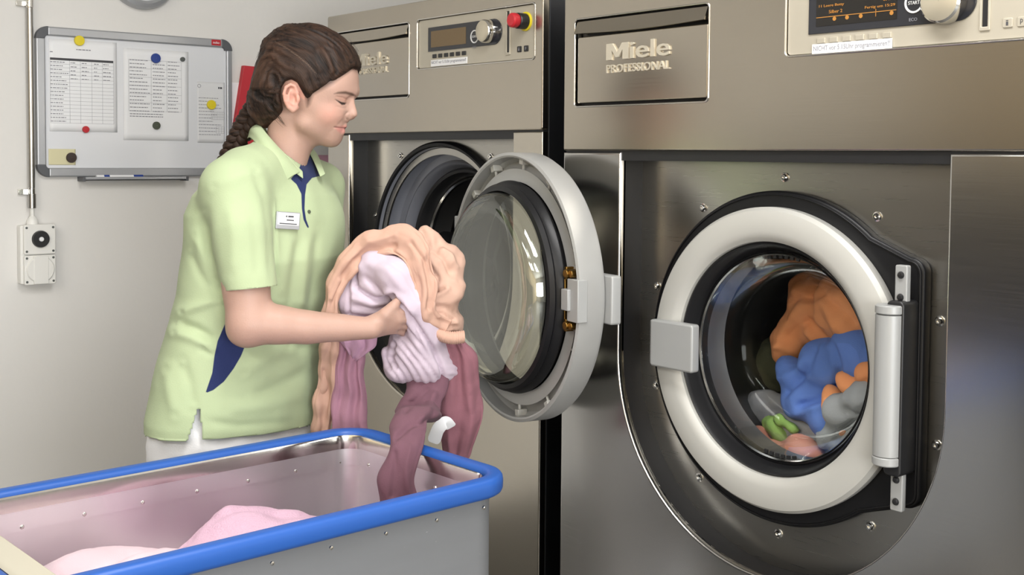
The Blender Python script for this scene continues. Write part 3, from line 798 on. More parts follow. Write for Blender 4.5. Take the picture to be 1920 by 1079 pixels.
# conduit pipe and socket box
cp_ = thing('conduit_pipe', 'thin galvanised conduit pipe running down the wall left of the whiteboard', 'pipe', (BX, -.57, .21))
m = MB(); m.tube([(BX+.022, -.569, 1.60), (BX+.022, -.567, .21)], .0095, 18); m.build('pipe', PIPEM, cp_)
for z in (.246, .80):
    m = MB(); m.box((BX+.0005, -.602, z-.008), (BX+.012, -.578, z+.008)); m.box((BX+.010, -.581, z-.008), (BX+.034, -.5785, z+.008)); m.tube([(BX+.022, -.5675, z-.012), (BX+.022, -.5675, z+.012)], .0108, 18)
    m.build('pipe_clip', CHROME, cp_, bevel=.001)
m = MB(); m.tube([(BX+.022, -.567, .24), (BX+.022, -.567, .198)], .0118, 18); m.build('sleeve', PIPEM, cp_)
m = MB(); m.tube([(BX+.022, -.567, .21), (BX+.022, -.566, .166)], .006, 12); plabel(m.build('cable', PLASTW, cp_), 'white cable')
sb = thing('socket_box', 'white surface-mounted socket box with a black rotary switch below the pipe', 'socket box', (BX, -.556, -.03))
m = MB(); m.add(*wall_rr(-.605, -.026, -.510, .147, BX+.0005, .034, .004, .002)); bx_ = m.build('back_box', PLASTW, sb)
m = MB(); m.add(*wall_rr(-.598, .062, -.508, .150, BX+.034, .014, .005, .002)); sw = m.build('switch_plate', PLASTW, sb)
m = MB(); m.add(*wall_rr(-.598, -.028, -.508, .059, BX+.034, .014, .005, .002)); sk = m.build('socket_plate', PLASTW, sb)
Tq = Matrix.Translation((BX+.048, -.5515, .107)) @ Matrix.Rotation(PI/2, 4, 'Z')
m = MB(); m.lathe([(.0255, .001), (.0255, -.002), (.0235, -.009), (.0075, -.009)], 36, Tq); dl = m.build('rotary_dial', BLACK, sw)
m = MB(); m.lathe([(.007, -.006), (.0065, -.0105), (.0004, -.0108)], 20, Tq); m.build('dial_centre', PAPER, dl)
Tk = Matrix.Translation((BX+.048, -.553, .017)) @ Matrix.Rotation(PI/2, 4, 'Z')
m = MB(); m.lathe([(.040, .001), (.040, -.003), (.0375, -.0055), (.0004, -.006)], 48, Tk); m.add(*wall_rr(-.573, -.026, -.531, .057, BX+.048, .007, .003, .0015)); m.build('hinged_lid', PLASTW, sk)
for z, pt in ((.141, sw), (.071, sw), (.051, sk), (-.019, sk)):
    for y in (-.591, -.515):
        m = MB(); m.lathe([(.0035, .001), (.0035, -.001), (.0004, -.0012)], 12, Matrix.Translation((BX+.048, y, z)) @ Matrix.Rotation(PI/2, 4, 'Z')); m.build('screw', GREYMAG, pt)
m = MB(); m.tube([(BX+.022, -.566, .145), (BX+.022, -.566, .160), (BX+.022, -.566, .168), (BX+.022, -.566, .174)], [.0165, .0165, .012, .0075], 20); m.build('cable_gland', PLASTW, sb)
# ------------------------------------------------------------------ implicit-surface modelling tools
CC = np.array(CAMC)
def _axes():
    f, yaw, pitch, roll, py = CAMP
    fw = np.array([-math.sin(yaw)*math.cos(pitch), math.cos(yaw)*math.cos(pitch), -math.sin(pitch)])
    r = np.array([math.cos(yaw), math.sin(yaw), 0]); u = np.cross(r, fw)
    return r*math.cos(roll)+u*math.sin(roll), -r*math.sin(roll)+u*math.cos(roll), fw
AXR, AXU, AXF = _axes()
D0 = 2.36                                   # how far the person stands from the photographer
def at(px, py, depth):
    return CC + depth*(AXF+AXR*(px-960)/CAMP[0]+AXU*(CAMP[4]-py)/CAMP[0])
ORG = at(500, 540, D0)
BU = np.array([math.cos(CAMP[1]), math.sin(CAMP[1]), 0]); BV = np.array([0, 0, 1.]); BW = np.cross(BU, BV)
BASIS = np.stack([BU, BV, BW])              # the person's frame: u = the way she faces, v = up, w = to her right
def q(px, py, w=0.):
    """point of the person's frame measured off the photograph, w metres to her right of her middle"""
    d = D0-w
    for _ in range(3):
        P = at(px, py, d)-ORG; d += (P@BW-w)
    return BASIS@P
def to_world(P): return ORG+np.asarray(P)@BASIS

class Field:
    def __init__(s, xs, ys, zs):
        s.ax = [np.asarray(a, np.float32) for a in (xs, ys, zs)]
        s.D = np.full([len(a) for a in s.ax], .5, np.float32)
    def sl(s, lo, hi):
        out = []
        for a, l, h in zip(s.ax, lo, hi):
            out.append(slice(max(0, np.searchsorted(a, l)-1), min(len(a), np.searchsorted(a, h)+1)))
        return tuple(out)
    def mesh(s, sl): return np.meshgrid(*[a[q_] for a, q_ in zip(s.ax, sl)], indexing='ij', sparse=True)
    def op(s, fn, lo, hi, k=.01, mode='add'):
        sl = s.sl(np.array(lo)-k-.012, np.array(hi)+k+.012)
        if any(q_.stop <= q_.start for q_ in sl): return s
        b = fn(*s.mesh(sl)); a = s.D[sl]
        if mode == 'add':
            h = np.maximum(k-np.abs(a-b), 0)/k; s.D[sl] = np.minimum(a, b)-h*h*k*.25
        else:
            b = -b; h = np.maximum(k-np.abs(a-b), 0)/k; s.D[sl] = np.maximum(a, b)+h*h*k*.25
        return s
    def cone(s, A, B, ra, rb=None, k=.01, mode='add'):
        rb = ra if rb is None else rb; A = np.asarray(A, float); B = np.asarray(B, float); d = B-A; L2 = max(d@d, 1e-12)
        def fn(x, y, z):
            t = np.clip(((x-A[0])*d[0]+(y-A[1])*d[1]+(z-A[2])*d[2])/L2, 0, 1)
            return np.sqrt((x-A[0]-t*d[0])**2+(y-A[1]-t*d[1])**2+(z-A[2]-t*d[2])**2)-(ra+(rb-ra)*t)
        R = max(ra, rb); return s.op(fn, np.minimum(A, B)-R, np.maximum(A, B)+R, k, mode)
    def chain(s, pts, rs, k=.01, mode='add'):
        pts = [np.asarray(p, float) for p in pts]
        def fn(x, y, z):
            out = None
            for i in range(len(pts)-1):
                P, d = pts[i], pts[i+1]-pts[i]; L2 = max(d@d, 1e-12)
                tt = np.clip(((x-P[0])*d[0]+(y-P[1])*d[1]+(z-P[2])*d[2])/L2, 0, 1)
                e = np.sqrt((x-P[0]-tt*d[0])**2+(y-P[1]-tt*d[1])**2+(z-P[2]-tt*d[2])**2)-(rs[i]+(rs[i+1]-rs[i])*tt)
                if out is None: out = e
                else:
                    kj = .35*min(rs[i], rs[i+1]); hh = np.maximum(kj-np.abs(out-e), 0)/kj; out = np.minimum(out, e)-hh*hh*kj*.25*.4
            return out
        R = max(rs); A_ = np.array(pts); return s.op(fn, A_.min(0)-R, A_.max(0)+R, k, mode)
    def ell(s, c, rad, R=None, k=.01, mode='add'):
        c = np.asarray(c, float); R = np.eye(3) if R is None else np.asarray(R); rad = np.asarray(rad, float)
        def fn(x, y, z):
            p = [(x-c[0])*R[i, 0]+(y-c[1])*R[i, 1]+(z-c[2])*R[i, 2] for i in range(3)]
            k0 = np.sqrt(sum((p[i]/rad[i])**2 for i in range(3))); k1 = np.sqrt(sum((p[i]/rad[i]**2)**2 for i in range(3)))
            return k0*(k0-1)/np.maximum(k1, 1e-6)
        m = rad.max(); return s.op(fn, c-m, c+m, k, mode)
    def surface(s):
        D = s.D; sg = D < 0
        c = sg[:-1, :-1, :-1].astype(np.int8)
        tot = np.zeros_like(c)
        for i in (0, 1):
            for j in (0, 1):
                for k in (0, 1):
                    tot += sg[i:sg.shape[0]-1+i, j:sg.shape[1]-1+j, k:sg.shape[2]-1+k]
        act = (tot > 0) & (tot < 8); idx = np.argwhere(act); N = len(idx)
        cid = np.full(act.shape, -1, np.int32); cid[act] = np.arange(N)
        corners = [(i, j, k) for i in (0, 1) for j in (0, 1) for k in (0, 1)]
        val = np.stack([D[idx[:, 0]+i, idx[:, 1]+j, idx[:, 2]+k] for i, j, k in corners], 1)
        pos = np.stack([np.stack([s.ax[0][idx[:, 0]+i], s.ax[1][idx[:, 1]+j], s.ax[2][idx[:, 2]+k]], 1) for i, j, k in corners], 1)
        acc = np.zeros((N, 3)); cnt = np.zeros(N)
        for a in range(8):
            for b in range(a+1, 8):
                if sum(p != r for p, r in zip(corners[a], corners[b])) != 1: continue
                va, vb = val[:, a], val[:, b]; m = (va < 0) != (vb < 0)
                t = np.where(m, va/np.where(m, va-vb, 1), 0)[:, None]
                acc += np.where(m[:, None], pos[:, a]+t*(pos[:, b]-pos[:, a]), 0); cnt += m
        V = acc/cnt[:, None]
        Q = []
        for ax in range(3):
            o = [i for i in range(3) if i != ax]
            sa = [slice(None)]*3; sb = [slice(None)]*3
            sa[ax] = slice(0, -1); sb[ax] = slice(1, None)
            ch = sg[tuple(sa)] != sg[tuple(sb)]
            e = np.argwhere(ch)
            ok = (e[:, o[0]] > 0) & (e[:, o[1]] > 0) & (e[:, o[0]] < sg.shape[o[0]]-1) & (e[:, o[1]] < sg.shape[o[1]]-1)
            e = e[ok]; ids = []
            for d0, d1 in ((1, 1), (0, 1), (0, 0), (1, 0)):
                ee = e.copy(); ee[:, o[0]] -= d0; ee[:, o[1]] -= d1
                ids.append(cid[ee[:, 0], ee[:, 1], ee[:, 2]])
            f = np.stack(ids, 1)
            inside_first = sg[e[:, 0], e[:, 1], e[:, 2]]
            flip = inside_first if ax != 1 else ~inside_first
            f[~flip] = f[~flip][:, ::-1]
            Q.append(f)
        return V, np.concatenate(Q)

def axis(*segs):
    """piecewise spacing: (start, step), ..., (end,)"""
    out = []
    for i in range(len(segs)-1):
        a, st = segs[i]; b = segs[i+1][0]
        out += list(np.linspace(a, b, max(2, int(round((b-a)/st))+1))[:-1])
    return np.array(out+[segs[-1][0]])

def np_mesh(name, V, Q, material, parent=None, attrs=None, solid=0, smooth_it=0, smooth=True):
    """V in world coordinates"""
    V = np.asarray(V, float)
    if smooth_it:
        E = np.concatenate([Q[:, [0, 1]], Q[:, [1, 2]], Q[:, [2, 3]], Q[:, [3, 0]]])
        for it in range(smooth_it):
            acc = np.zeros_like(V); cnt = np.zeros(len(V))
            for a, b in ((0, 1), (1, 0)):
                np.add.at(acc, E[:, a], V[E[:, b]]); np.add.at(cnt, E[:, a], 1)
            V = V+(acc/np.maximum(cnt, 1)[:, None]-V)*(.5 if it % 2 == 0 else -.5)
    if parent is not None:
        root = parent
        while root.parent is not None: root = root.parent
        inv = np.array(root.matrix_basis.inverted()); Vl = V@inv[:3, :3].T+inv[:3, 3]
    else: Vl = V
    me = bpy.data.meshes.new(name)
    me.vertices.add(len(Vl)); me.vertices.foreach_set('co', Vl.astype(np.float32).ravel())
    n = Q.shape[1]
    me.loops.add(len(Q)*n); me.loops.foreach_set('vertex_index', Q.astype(np.int32).ravel())
    me.polygons.add(len(Q)); me.polygons.foreach_set('loop_start', np.arange(0, len(Q)*n, n, dtype=np.int32))
    me.update(calc_edges=True); me.validate()
    for m in (material if isinstance(material, (list, tuple)) else [material]): me.materials.append(m)
    if smooth: me.polygons.foreach_set('use_smooth', [True]*len(me.polygons))
    for k, a in (attrs or {}).items():
        at_ = me.attributes.new(k, 'FLOAT', 'POINT'); at_.data.foreach_set('value', np.asarray(a, np.float32))
    o = bpy.data.objects.new(name, me); COL.objects.link(o)
    if parent is not None: o.parent = parent
    if solid:
        sm = o.modifiers.new('thick', 'SOLIDIFY'); sm.thickness = solid; sm.offset = -1
    return o
def drop(V, Q, keep):
    """keep faces whose four corners are all kept"""
    Q = Q[keep[Q].all(1)]; used = np.zeros(len(V), bool); used[Q.ravel()] = True
    mp = np.cumsum(used)-1
    return V[used], mp[Q], used
def vnormals(V, Q):
    n = np.cross(V[Q[:, 2]]-V[Q[:, 0]], V[Q[:, 3]]-V[Q[:, 1]])
    N = np.zeros_like(V)
    for k in range(4): np.add.at(N, Q[:, k], n)
    return N/np.maximum(np.linalg.norm(N, axis=1), 1e-9)[:, None]
def poly_sd(P, poly):
    """signed distance (negative inside) of 2D points P to a polygon"""
    P = np.asarray(P, float); poly = np.asarray(poly, float); n = len(poly)
    d = np.full(len(P), 1e9); ins = np.zeros(len(P), bool)
    for i in range(n):
        a, b = poly[i], poly[(i+1) % n]; e = b-a
        t = np.clip(((P-a)@e)/max(e@e, 1e-12), 0, 1); d = np.minimum(d, np.hypot(*(P-a-t[:, None]*e).T))
        c = ((a[1] > P[:, 1]) != (b[1] > P[:, 1]))
        with np.errstate(divide='ignore', invalid='ignore'):
            x = (b[0]-a[0])*(P[:, 1]-a[1])/(b[1]-a[1])+a[0]
        ins ^= c & (P[:, 0] < x)
    return np.where(ins, -d, d)
def line_d(P, pts):
    P = np.asarray(P, float); pts = np.asarray(pts, float); d = np.full(len(P), 1e9)
    for i in range(len(pts)-1):
        a, b = pts[i], pts[i+1]; e = b-a
        t = np.clip(((P-a)@e)/max(e@e, 1e-12), 0, 1); d = np.minimum(d, np.hypot(*(P-a-t[:, None]*e).T))
    return d
class Rng:
    def __init__(s, seed): s.r = np.random.RandomState(seed)
def wob(P, scale, seed, n=10, sharp=False):
    """cheap smooth noise: a sum of random plane waves, about -1..1"""
    r = np.random.RandomState(seed); out = np.zeros(len(P))
    for i in range(n):
        d = r.normal(size=P.shape[1]); d /= np.linalg.norm(d); f = scale*r.uniform(.5, 1.6)
        out += np.sin(P@d*f+r.uniform(0, 6.28))
    out /= math.sqrt(n)*.75
    return np.abs(out) if sharp else out

def mask_mat(name, base, masks, rough=.6, sheen=0., sss=0., bump=None, var=None):
    """base colour overlaid by colours where a signed-distance attribute is negative: masks = [(attr, colour, soft)]"""
    m = mat(name, base, rough, 0, .35, sheen=sheen, bump=bump, var=var)
    nt = m.node_tree; N = nt.nodes; L = nt.links; b = N['Principled BSDF']
    src = b.inputs['Base Color'].links[0].from_socket if b.inputs['Base Color'].links else None
    for at_, col, soft in masks:
        a = N.new('ShaderNodeAttribute'); a.attribute_name = at_
        mr = N.new('ShaderNodeMapRange'); mr.inputs['From Min'].default_value = soft; mr.inputs['From Max'].default_value = -soft
        L.new(a.outputs['Fac'], mr.inputs['Value'])
        mx = N.new('ShaderNodeMix'); mx.data_type = 'RGBA'
        if src: L.new(src, mx.inputs[6])
        else: mx.inputs[6].default_value = base
        mx.inputs[7].default_value = col
        mx.clamp_factor = True
        f = mr.outputs[0]
        if col[3] < 1:
            mm = N.new('ShaderNodeMath'); mm.operation = 'MULTIPLY'; mm.inputs[1].default_value = col[3]; L.new(f, mm.inputs[0]); f = mm.outputs[0]
        L.new(f, mx.inputs[0]); src = mx.outputs[2]
    if src: L.new(src, b.inputs['Base Color'])
    if sss:
        b.inputs['Subsurface Weight'].default_value = sss; b.inputs['Subsurface Radius'].default_value = (.012, .005, .003); b.inputs['Subsurface Scale'].default_value = 1.
    return m
def A(c, a): return (c[0], c[1], c[2], a)

# ------------------------------------------------------------------ the person
base = to_world(q(470, 860, 0)); 
person = thing('person', 'person in a lime green polo shirt with a dark braid, holding a bundle of washing', 'person', (base[0], base[1], FZ), 0)
HY = math.radians(7)                      # the head is turned a little to the right
hc = q(572, 150, 0)
def h(px, py, w=0.):
    """head point: measured as a profile, then turned with the head"""
    p = unhead(q(px, py, hc[2]+abs(w))[None])[0]; w2 = math.copysign(abs(p[2]) if w else p[2], w or 1)
    du = p[0]-hc[0]; c, s_ = math.cos(HY), math.sin(HY)
    return np.array([hc[0]+du*c-w2*s_, p[1], hc[2]+du*s_+w2*c])
def to_px(P):
    d = to_world(P)-CC; z = d@AXF
    return np.stack([960+CAMP[0]*(d@AXR)/z, CAMP[4]-CAMP[0]*(d@AXU)/z], -1)
def unhead(P):
    du, dw = P[:, 0]-hc[0], P[:, 2]-hc[2]; c, s_ = math.cos(HY), math.sin(HY)
    return np.stack([hc[0]+du*c+dw*s_, P[:, 1], -du*s_+dw*c], 1)
def hp(*pts): return np.array(pts, float)/930.
def rot_h(deg):
    """rows: local axes; pitch about w (nose down positive) then head turn"""
    a = math.radians(deg); c, s_ = math.cos(HY), math.sin(HY)
    R1 = np.array([[math.cos(a), -math.sin(a), 0], [math.sin(a), math.cos(a), 0], [0, 0, 1.]])
    R2 = np.array([[c, 0, s_], [0, 1, 0], [-s_, 0, c]])
    return R1@R2
v_ = lambda py: q(500, py, 0)[1]
u_ = lambda px: q(px, 540, 0)[0]
HPTS = ((674, 130), (662, 128), (646, 140), (624, 157), (602, 169), (587, 177), (580, 196), (576, 200), (573, 186), (564, 168), (557, 155), (546, 149), (535, 153), (528, 164), (526, 182), (531, 205), (522, 226), (505, 243), (478, 246), (450, 200), (440, 60), (560, 10), (700, 60), (700, 118))
xs = axis((u_(280), .006), (u_(525), .0022), (u_(612), .0015), (u_(682), .0025), (u_(785), .01), (u_(800),))
ys = axis((FZ-ORG[2]+.0, .018), (v_(850), .006), (v_(645), .0026), (v_(555), .005), (v_(300), .0022), (v_(258), .0015), (v_(165), .0022), (v_(40),))
zs = axis((-.26, .007), (-.085, .0025), (.20, .004), (.25,))
B = Field(xs, ys, zs)
# torso core, hips and legs (under the clothes)
TY = math.radians(32); tf = np.array([math.cos(TY), 0, math.sin(TY)]); ts = np.array([-math.sin(TY), 0, math.cos(TY)])
def t(px, py, f=0., s_=0.): return q(px, py, 0)+tf*f+ts*s_
RT = np.stack([tf, [0, 1, 0], ts])
B.ell(t(502, 450), (.092, .20, .140), RT, .02).ell(t(470, 640), (.10, .2, .14), RT, .05).ell(t(448, 800), (.11, .13, .16), RT, .05)
ankY = FZ-ORG[2]
for s_ in (-.085, .085):
    a = t(448, 830, 0, s_); k_ = a.copy(); k_[1] = ankY+.48; k_ += tf*.01; an = k_.copy(); an[1] = ankY+.08; an -= tf*.02; toe = an+tf*.14; toe[1] = ankY+.03
    B.chain([a, k_, an, toe], [.085, .055, .038, .03], .03)
# neck and shoulders
B.cone(q(552, 225), q(530, 322), .050, .042, .010)
SH_N = q(437, 352, .145); SH_F = q(598, 352, -.14)
B.cone(q(522, 352), SH_N, .040, .043, .012).cone(q(522, 352), SH_F, .040, .043, .012)
# head
B.ell(h(582, 141), (.0965, .090, .074), rot_h(14), .01)
B.ell(h(609, 201), (.053, .066, .060), rot_h(14), .022)
B.ell(h(632, 163), (.041, .044, .058), rot_h(14), .018)          # forehead to brow
for s_ in (1, -1):
    B.cone(h(572, 232, s_*.049), h(622, 259, s_*.012), .013, .013, .020)
    B.ell(h(623, 210, s_*.036), (.022, .021, .019), None, .02)
    B.cone(h(664, 172, s_*.004), h(642, 170, s_*.040), .0085, .009, .012)
B.ell(h(626, 259), (.0120, .0130, .019), None, .012)               # chin
B.ell(h(630, 240), (.0195, .0215, .027), None, .014)               # mouth mound
B.cone(h(606, 254), h(562, 252), .012, .026, .025)                # under the jaw
for s_ in (1, -1):
    B.ell(h(655, 190, s_*.030), (.010, .0090, .0125), None, .010, 'sub')
    B.ell(h(644, 189.5, s_*.0305), (.0112, .0112, .0140), None, .004)
# nose
B.chain([h(661.5, 181), h(666, 197), h(669.5, 210)], [.0052, .0052, .0060], .007)
B.chain([h(652, 180), h(654, 198), h(656, 215)], [.0085, .0105, .0125], .012)
B.ell(h(669.5, 215.5), (.0068, .0062, .0074), None, .004)
for s_ in (1, -1):
    B.ell(h(657, 218.5, s_*.0125), (.0088, .0064, .0050), None, .004)
    B.ell(h(661, 226, s_*.0065), (.005, .0025, .003), None, .003, 'sub')
B.cone(h(663, 219), h(652, 222), .0050, .0060, .006).cone(h(646, 226), h(646, 237), .0062, .0060, .008)
# lips
for s_ in (1, -1):
    B.cone(h(649.5, 236.5, 0), h(636, 240, s_*.020), .0048, .0020, .005)
    B.cone(h(645, 247.5, 0), h(634, 244.5, s_*.018), .0056, .0022, .005)
    B.cone(h(653, 242.2, 0), h(631, 241.6, s_*.0225), .0010, .0008, .003, 'sub')
    # ears
    er = [h(558, 174.0, s_*.0755), h(553, 162.0, s_*.079), h(545, 158.5, s_*.082), h(536, 164.0, s_*.084), h(532.5, 176.0, s_*.0845), h(535, 190.0, s_*.082), h(541, 201.0, s_*.0775), h(549, 207.0, s_*.074), h(556, 202.0, s_*.072)]
    B.ell(h(547, 183.0, s_*.075), (.0145, .0255, .0050), rot_h(-8), .006)
    B.chain(er, [.0026, .0032, .0034, .0036, .0036, .0036, .0042, .0055, .005], .004)
    B.chain([h(544, 170.0, s_*.0805), h(541, 179.0, s_*.081), h(542, 190.0, s_*.080), h(549, 196.0, s_*.078)], [.002, .0028, .0028, .002], .003)
    B.ell(h(550.5, 185.0, s_*.083), (.0060, .0100, .009), rot_h(-8), .004, 'sub')
    B.ell(h(559, 186.0, s_*.075), (.004, .006, .005), None, .005)
# near arm
EL = q(468, 606, .192); WR = q(696, 616, .138)
B.chain([SH_N, q(462, 545, .186), EL], [.050, .043, .041], .015)
B.chain([EL, q(520, 609, .184), q(575, 614, .170), q(640, 615, .153), WR], [.040, .0365, .0315, .0255, .0205], .015)
B.ell(q(458, 625, .194), (.024, .02, .024), None, .02)
# hand of the near arm, closing on the bundle
kn = [q(741, 589, .128), q(747, 599, .124), q(745, 609, .116), q(737, 618, .107)]
for i, k_ in enumerate(kn): B.cone(q(697, 611+3*i, .126-.004*i), k_, .0155 - .001*i, .0105 - .0005*i, .012)
fg = [[(762, 585, .112), (770, 592, .088), (768, 602, .072)], [(769, 599, .105), (775, 607, .080), (772, 616, .066)],
      [(765, 611, .096), (770, 619, .072), (766, 627, .060)], [(753, 622, .089), (757, 629, .070), (754, 635, .058)]]
for i, (k_, f_) in enumerate(zip(kn, fg)):
    B.chain([k_]+[q(*p) for p in f_], [.0095, .0085, .0075, .0062] if i < 3 else [.0082, .0072, .0062, .0055], .0035)
B.chain([q(702, 608, .128), q(722, 590, .136), q(738, 574, .134), q(748, 562, .122)], [.0165, .0128, .0100, .0075], .010)
# far arm reaching round the far side of the bundle
ELF = q(600, 590, -.165); WRF = q(735, 600, -.100)
B.chain([SH_F, ELF], [.047, .039], .015).chain([ELF, q(660, 600, -.14), WRF], [.038, .032, .022], .015)
for i in range(4):
    k_ = q(765, 590+9*i, -.09+.004*i); B.cone(WRF, k_, .015, .0105, .012)
    B.chain([k_, q(784, 592+9*i, -.075), q(786, 598+9*i, -.05)], [.0095, .0085, .007], .0035)
B.chain([WRF, q(752, 575, -.085), q(768, 566, -.07)], [.014, .011, .008], .008)
V, Q = B.surface()
H = unhead(V); Hn = H.copy(); Hn[:, 2] = np.abs(Hn[:, 2]); _c, _s = math.cos(HY), math.sin(HY)
P2 = to_px(np.stack([hc[0]+(Hn[:, 0]-hc[0])*_c-Hn[:, 2]*_s, Hn[:, 1], hc[2]+(Hn[:, 0]-hc[0])*_s+Hn[:, 2]*_c], 1))/930.; head = (V[:, 1] > v_(285)); big = np.full(len(V), 1.)
def hm(f, cond=None):
    o = big.copy(); c = head if cond is None else head & cond; o[c] = f(P2[c]); return o
wabs = np.abs(H[:, 2])
BROW = hp((626, 176), (634, 172.5), (648, 171), (661, 174.5), (669, 181), (660, 179.5), (648, 176.5), (636, 176))
brow = hm(lambda p: poly_sd(p, BROW), (wabs > .004))
lash = hm(lambda p: poly_sd(p, hp((628, 186), (634, 188.5), (641, 191.8), (649.5, 193), (647, 196.5), (641, 197), (635.5, 192.5), (631, 189))), (wabs > .012) & (P2[:, 0] > 615/930))
crease = hm(lambda p: poly_sd(p, hp((630, 181), (640, 179), (651, 182), (653, 188), (648, 192), (638, 189))), (wabs > .010))
LIPS = hp((629, 240), (638, 237), (648, 234.5), (656, 237), (654, 243), (650, 249.5), (640, 251), (633, 246))
lips = hm(lambda p: poly_sd(p, LIPS), (wabs < .045))
mouth = hm(lambda p: line_d(p, hp((627, 238.5), (638, 240), (660, 241)))-.0009, (wabs < .045))
hairl = hm(lambda p: poly_sd(p, hp(*HPTS)), (P2[:, 0] > 570/930))
flush = hm(lambda p: np.hypot(p[:, 0]-hp((618, 214))[0, 0], p[:, 1]-hp((618, 214))[0, 1])-.018, (wabs > .02))
earr = hm(lambda p: np.hypot(p[:, 0]-hp((546, 180))[0, 0], p[:, 1]-hp((546, 180))[0, 1])-.03, (wabs > .066))
SKIN = mask_mat('skin', srgb(184, 150, 135), [('flush', A(srgb(222, 158, 140), .45), .015), ('earr', A(srgb(216, 150, 132), .5), .01), ('lips', A(srgb(204, 130, 124), .6), .0028), ('crease', A(srgb(178, 134, 116), .55), .0035),
      ('mouth', A(srgb(110, 58, 54), .9), .0012), ('hairl', A(srgb(60, 44, 36), .85), .0045), ('brow', A(srgb(74, 54, 44), .85), .0018), ('lash', A(srgb(30, 21, 20), .95), .0011)], rough=.48, sss=.12, var=(14, .05, (1, 1, 1)), bump=(300, .08, (1, 1, 1)))
NB = vnormals(V, Q); NB *= np.sign((NB*(V-np.array([u_(560), v_(170), 0])))[head].sum())
fd = np.zeros(len(V))
for pts_, am_, wd_ in (([(649, 212), (646, 221), (640, 229), (634, 235)], -.0008, 3.0), ([(629, 238), (625, 241), (620, 247)], -.0005, 3.0), ([(631, 181.5), (642, 183), (651, 187)], -.0008, 1.4), ([(630, 188), (638, 193), (649, 195.5)], -.0009, 1.5), ([(652, 211), (648, 216), (648.5, 222), (652, 225)], -.0016, 1.6), ([(632, 200), (642, 203), (650, 202)], -.0006, 2.0), ([(627, 239), (640, 240), (656, 241)], -.0012, 1.3)):
    fd += am_*np.exp(-(line_d(P2*930, pts_)/wd_)**2)*np.clip(NB[:, 2]*np.sign(H[:, 2])*2+.6, 0, 1)*head
V = V+NB*fd[:, None]
body = np_mesh('body', to_world(V), Q, SKIN, person, dict(brow=brow, lash=lash, crease=crease, lips=lips, mouth=mouth, hairl=hairl, flush=flush, earr=earr), smooth_it=2)

# hair: a swept-back cap and a braid
HX = Field(axis((u_(455), .003), (u_(690),)), axis((v_(300), .003), (v_(35),)), axis((-.10, .003), (.105,)))
HX.ell(h(580, 138), (.107, .0985, .083), rot_h(14), .01)
HX.ell(h(532, 172), (.060, .062, .070), rot_h(0), .03).ell(h(508, 190), (.040, .055, .045), rot_h(20), .03)
HX.ell(h(622, 128), (.050, .048, .070), rot_h(14), .02)
HX.ell(h(566, 100), (.075, .052, .066), rot_h(10), .02)
HPOLY = hp(*HPTS)
g = np.meshgrid(*HX.ax, indexing='ij'); PP = unhead(np.stack([a.ravel() for a in g], 1))
sd = np.empty(len(PP)); PPn = PP.copy(); PPn[:, 2] = np.abs(PPn[:, 2]); PPx = to_px(np.stack([hc[0]+(PPn[:, 0]-hc[0])*_c-PPn[:, 2]*_s, PPn[:, 1], hc[2]+(PPn[:, 0]-hc[0])*_s+PPn[:, 2]*_c], 1))/930.; ch = poly_sd(PPx, HPOLY).reshape(HX.D.shape)
kk = .010; hh = np.maximum(kk-np.abs(HX.D-ch), 0)/kk; HX.D = (np.maximum(HX.D, ch)+hh*hh*kk*.25).astype(np.float32)
V, Q = HX.surface(); N_ = vnormals(V, Q); Hh = unhead(V)
cen = q(548, 172)[:2]; rel = Hh[:, :2]-cen; rad = np.hypot(rel[:, 0], rel[:, 1]); thh = np.arctan2(rel[:, 1], rel[:, 0])
sc_ = np.stack([rad*1.0+.012*np.sin(thh*2)+.006*np.sin(thh*5+1), Hh[:, 2]*.8, thh*.006], 1)
strand = wob(sc_, 620, 4, 14)*.6+wob(sc_, 1500, 9, 12)*.4
lock = wob(sc_, 210, 5, 8)
part = line_d(to_px(V)/930., hp((516, 78), (538, 90), (560, 106), (578, 122), (592, 138)))
partd = np.where(Hh[:, 2] > 0, part, 1.)
out = np.sign((N_*np.stack([np.zeros(len(V)), np.zeros(len(V)), V[:, 2]], 1)).sum(1)); 
if (N_*(V-V.mean(0))).sum() < 0: N_ = -N_
HPn = Hh.copy(); HPn[:, 2] = np.abs(HPn[:, 2]); HPx = to_px(np.stack([hc[0]+(HPn[:, 0]-hc[0])*_c-HPn[:, 2]*_s, HPn[:, 1], hc[2]+(HPn[:, 0]-hc[0])*_s+HPn[:, 2]*_c], 1))/930.
edge = np.clip(-poly_sd(HPx, HPOLY)/.014, 0, 1)
V = V+N_*((strand*.0011+lock*.0020)*edge - .0022*np.exp(-(partd/.0035)**2))[:, None]
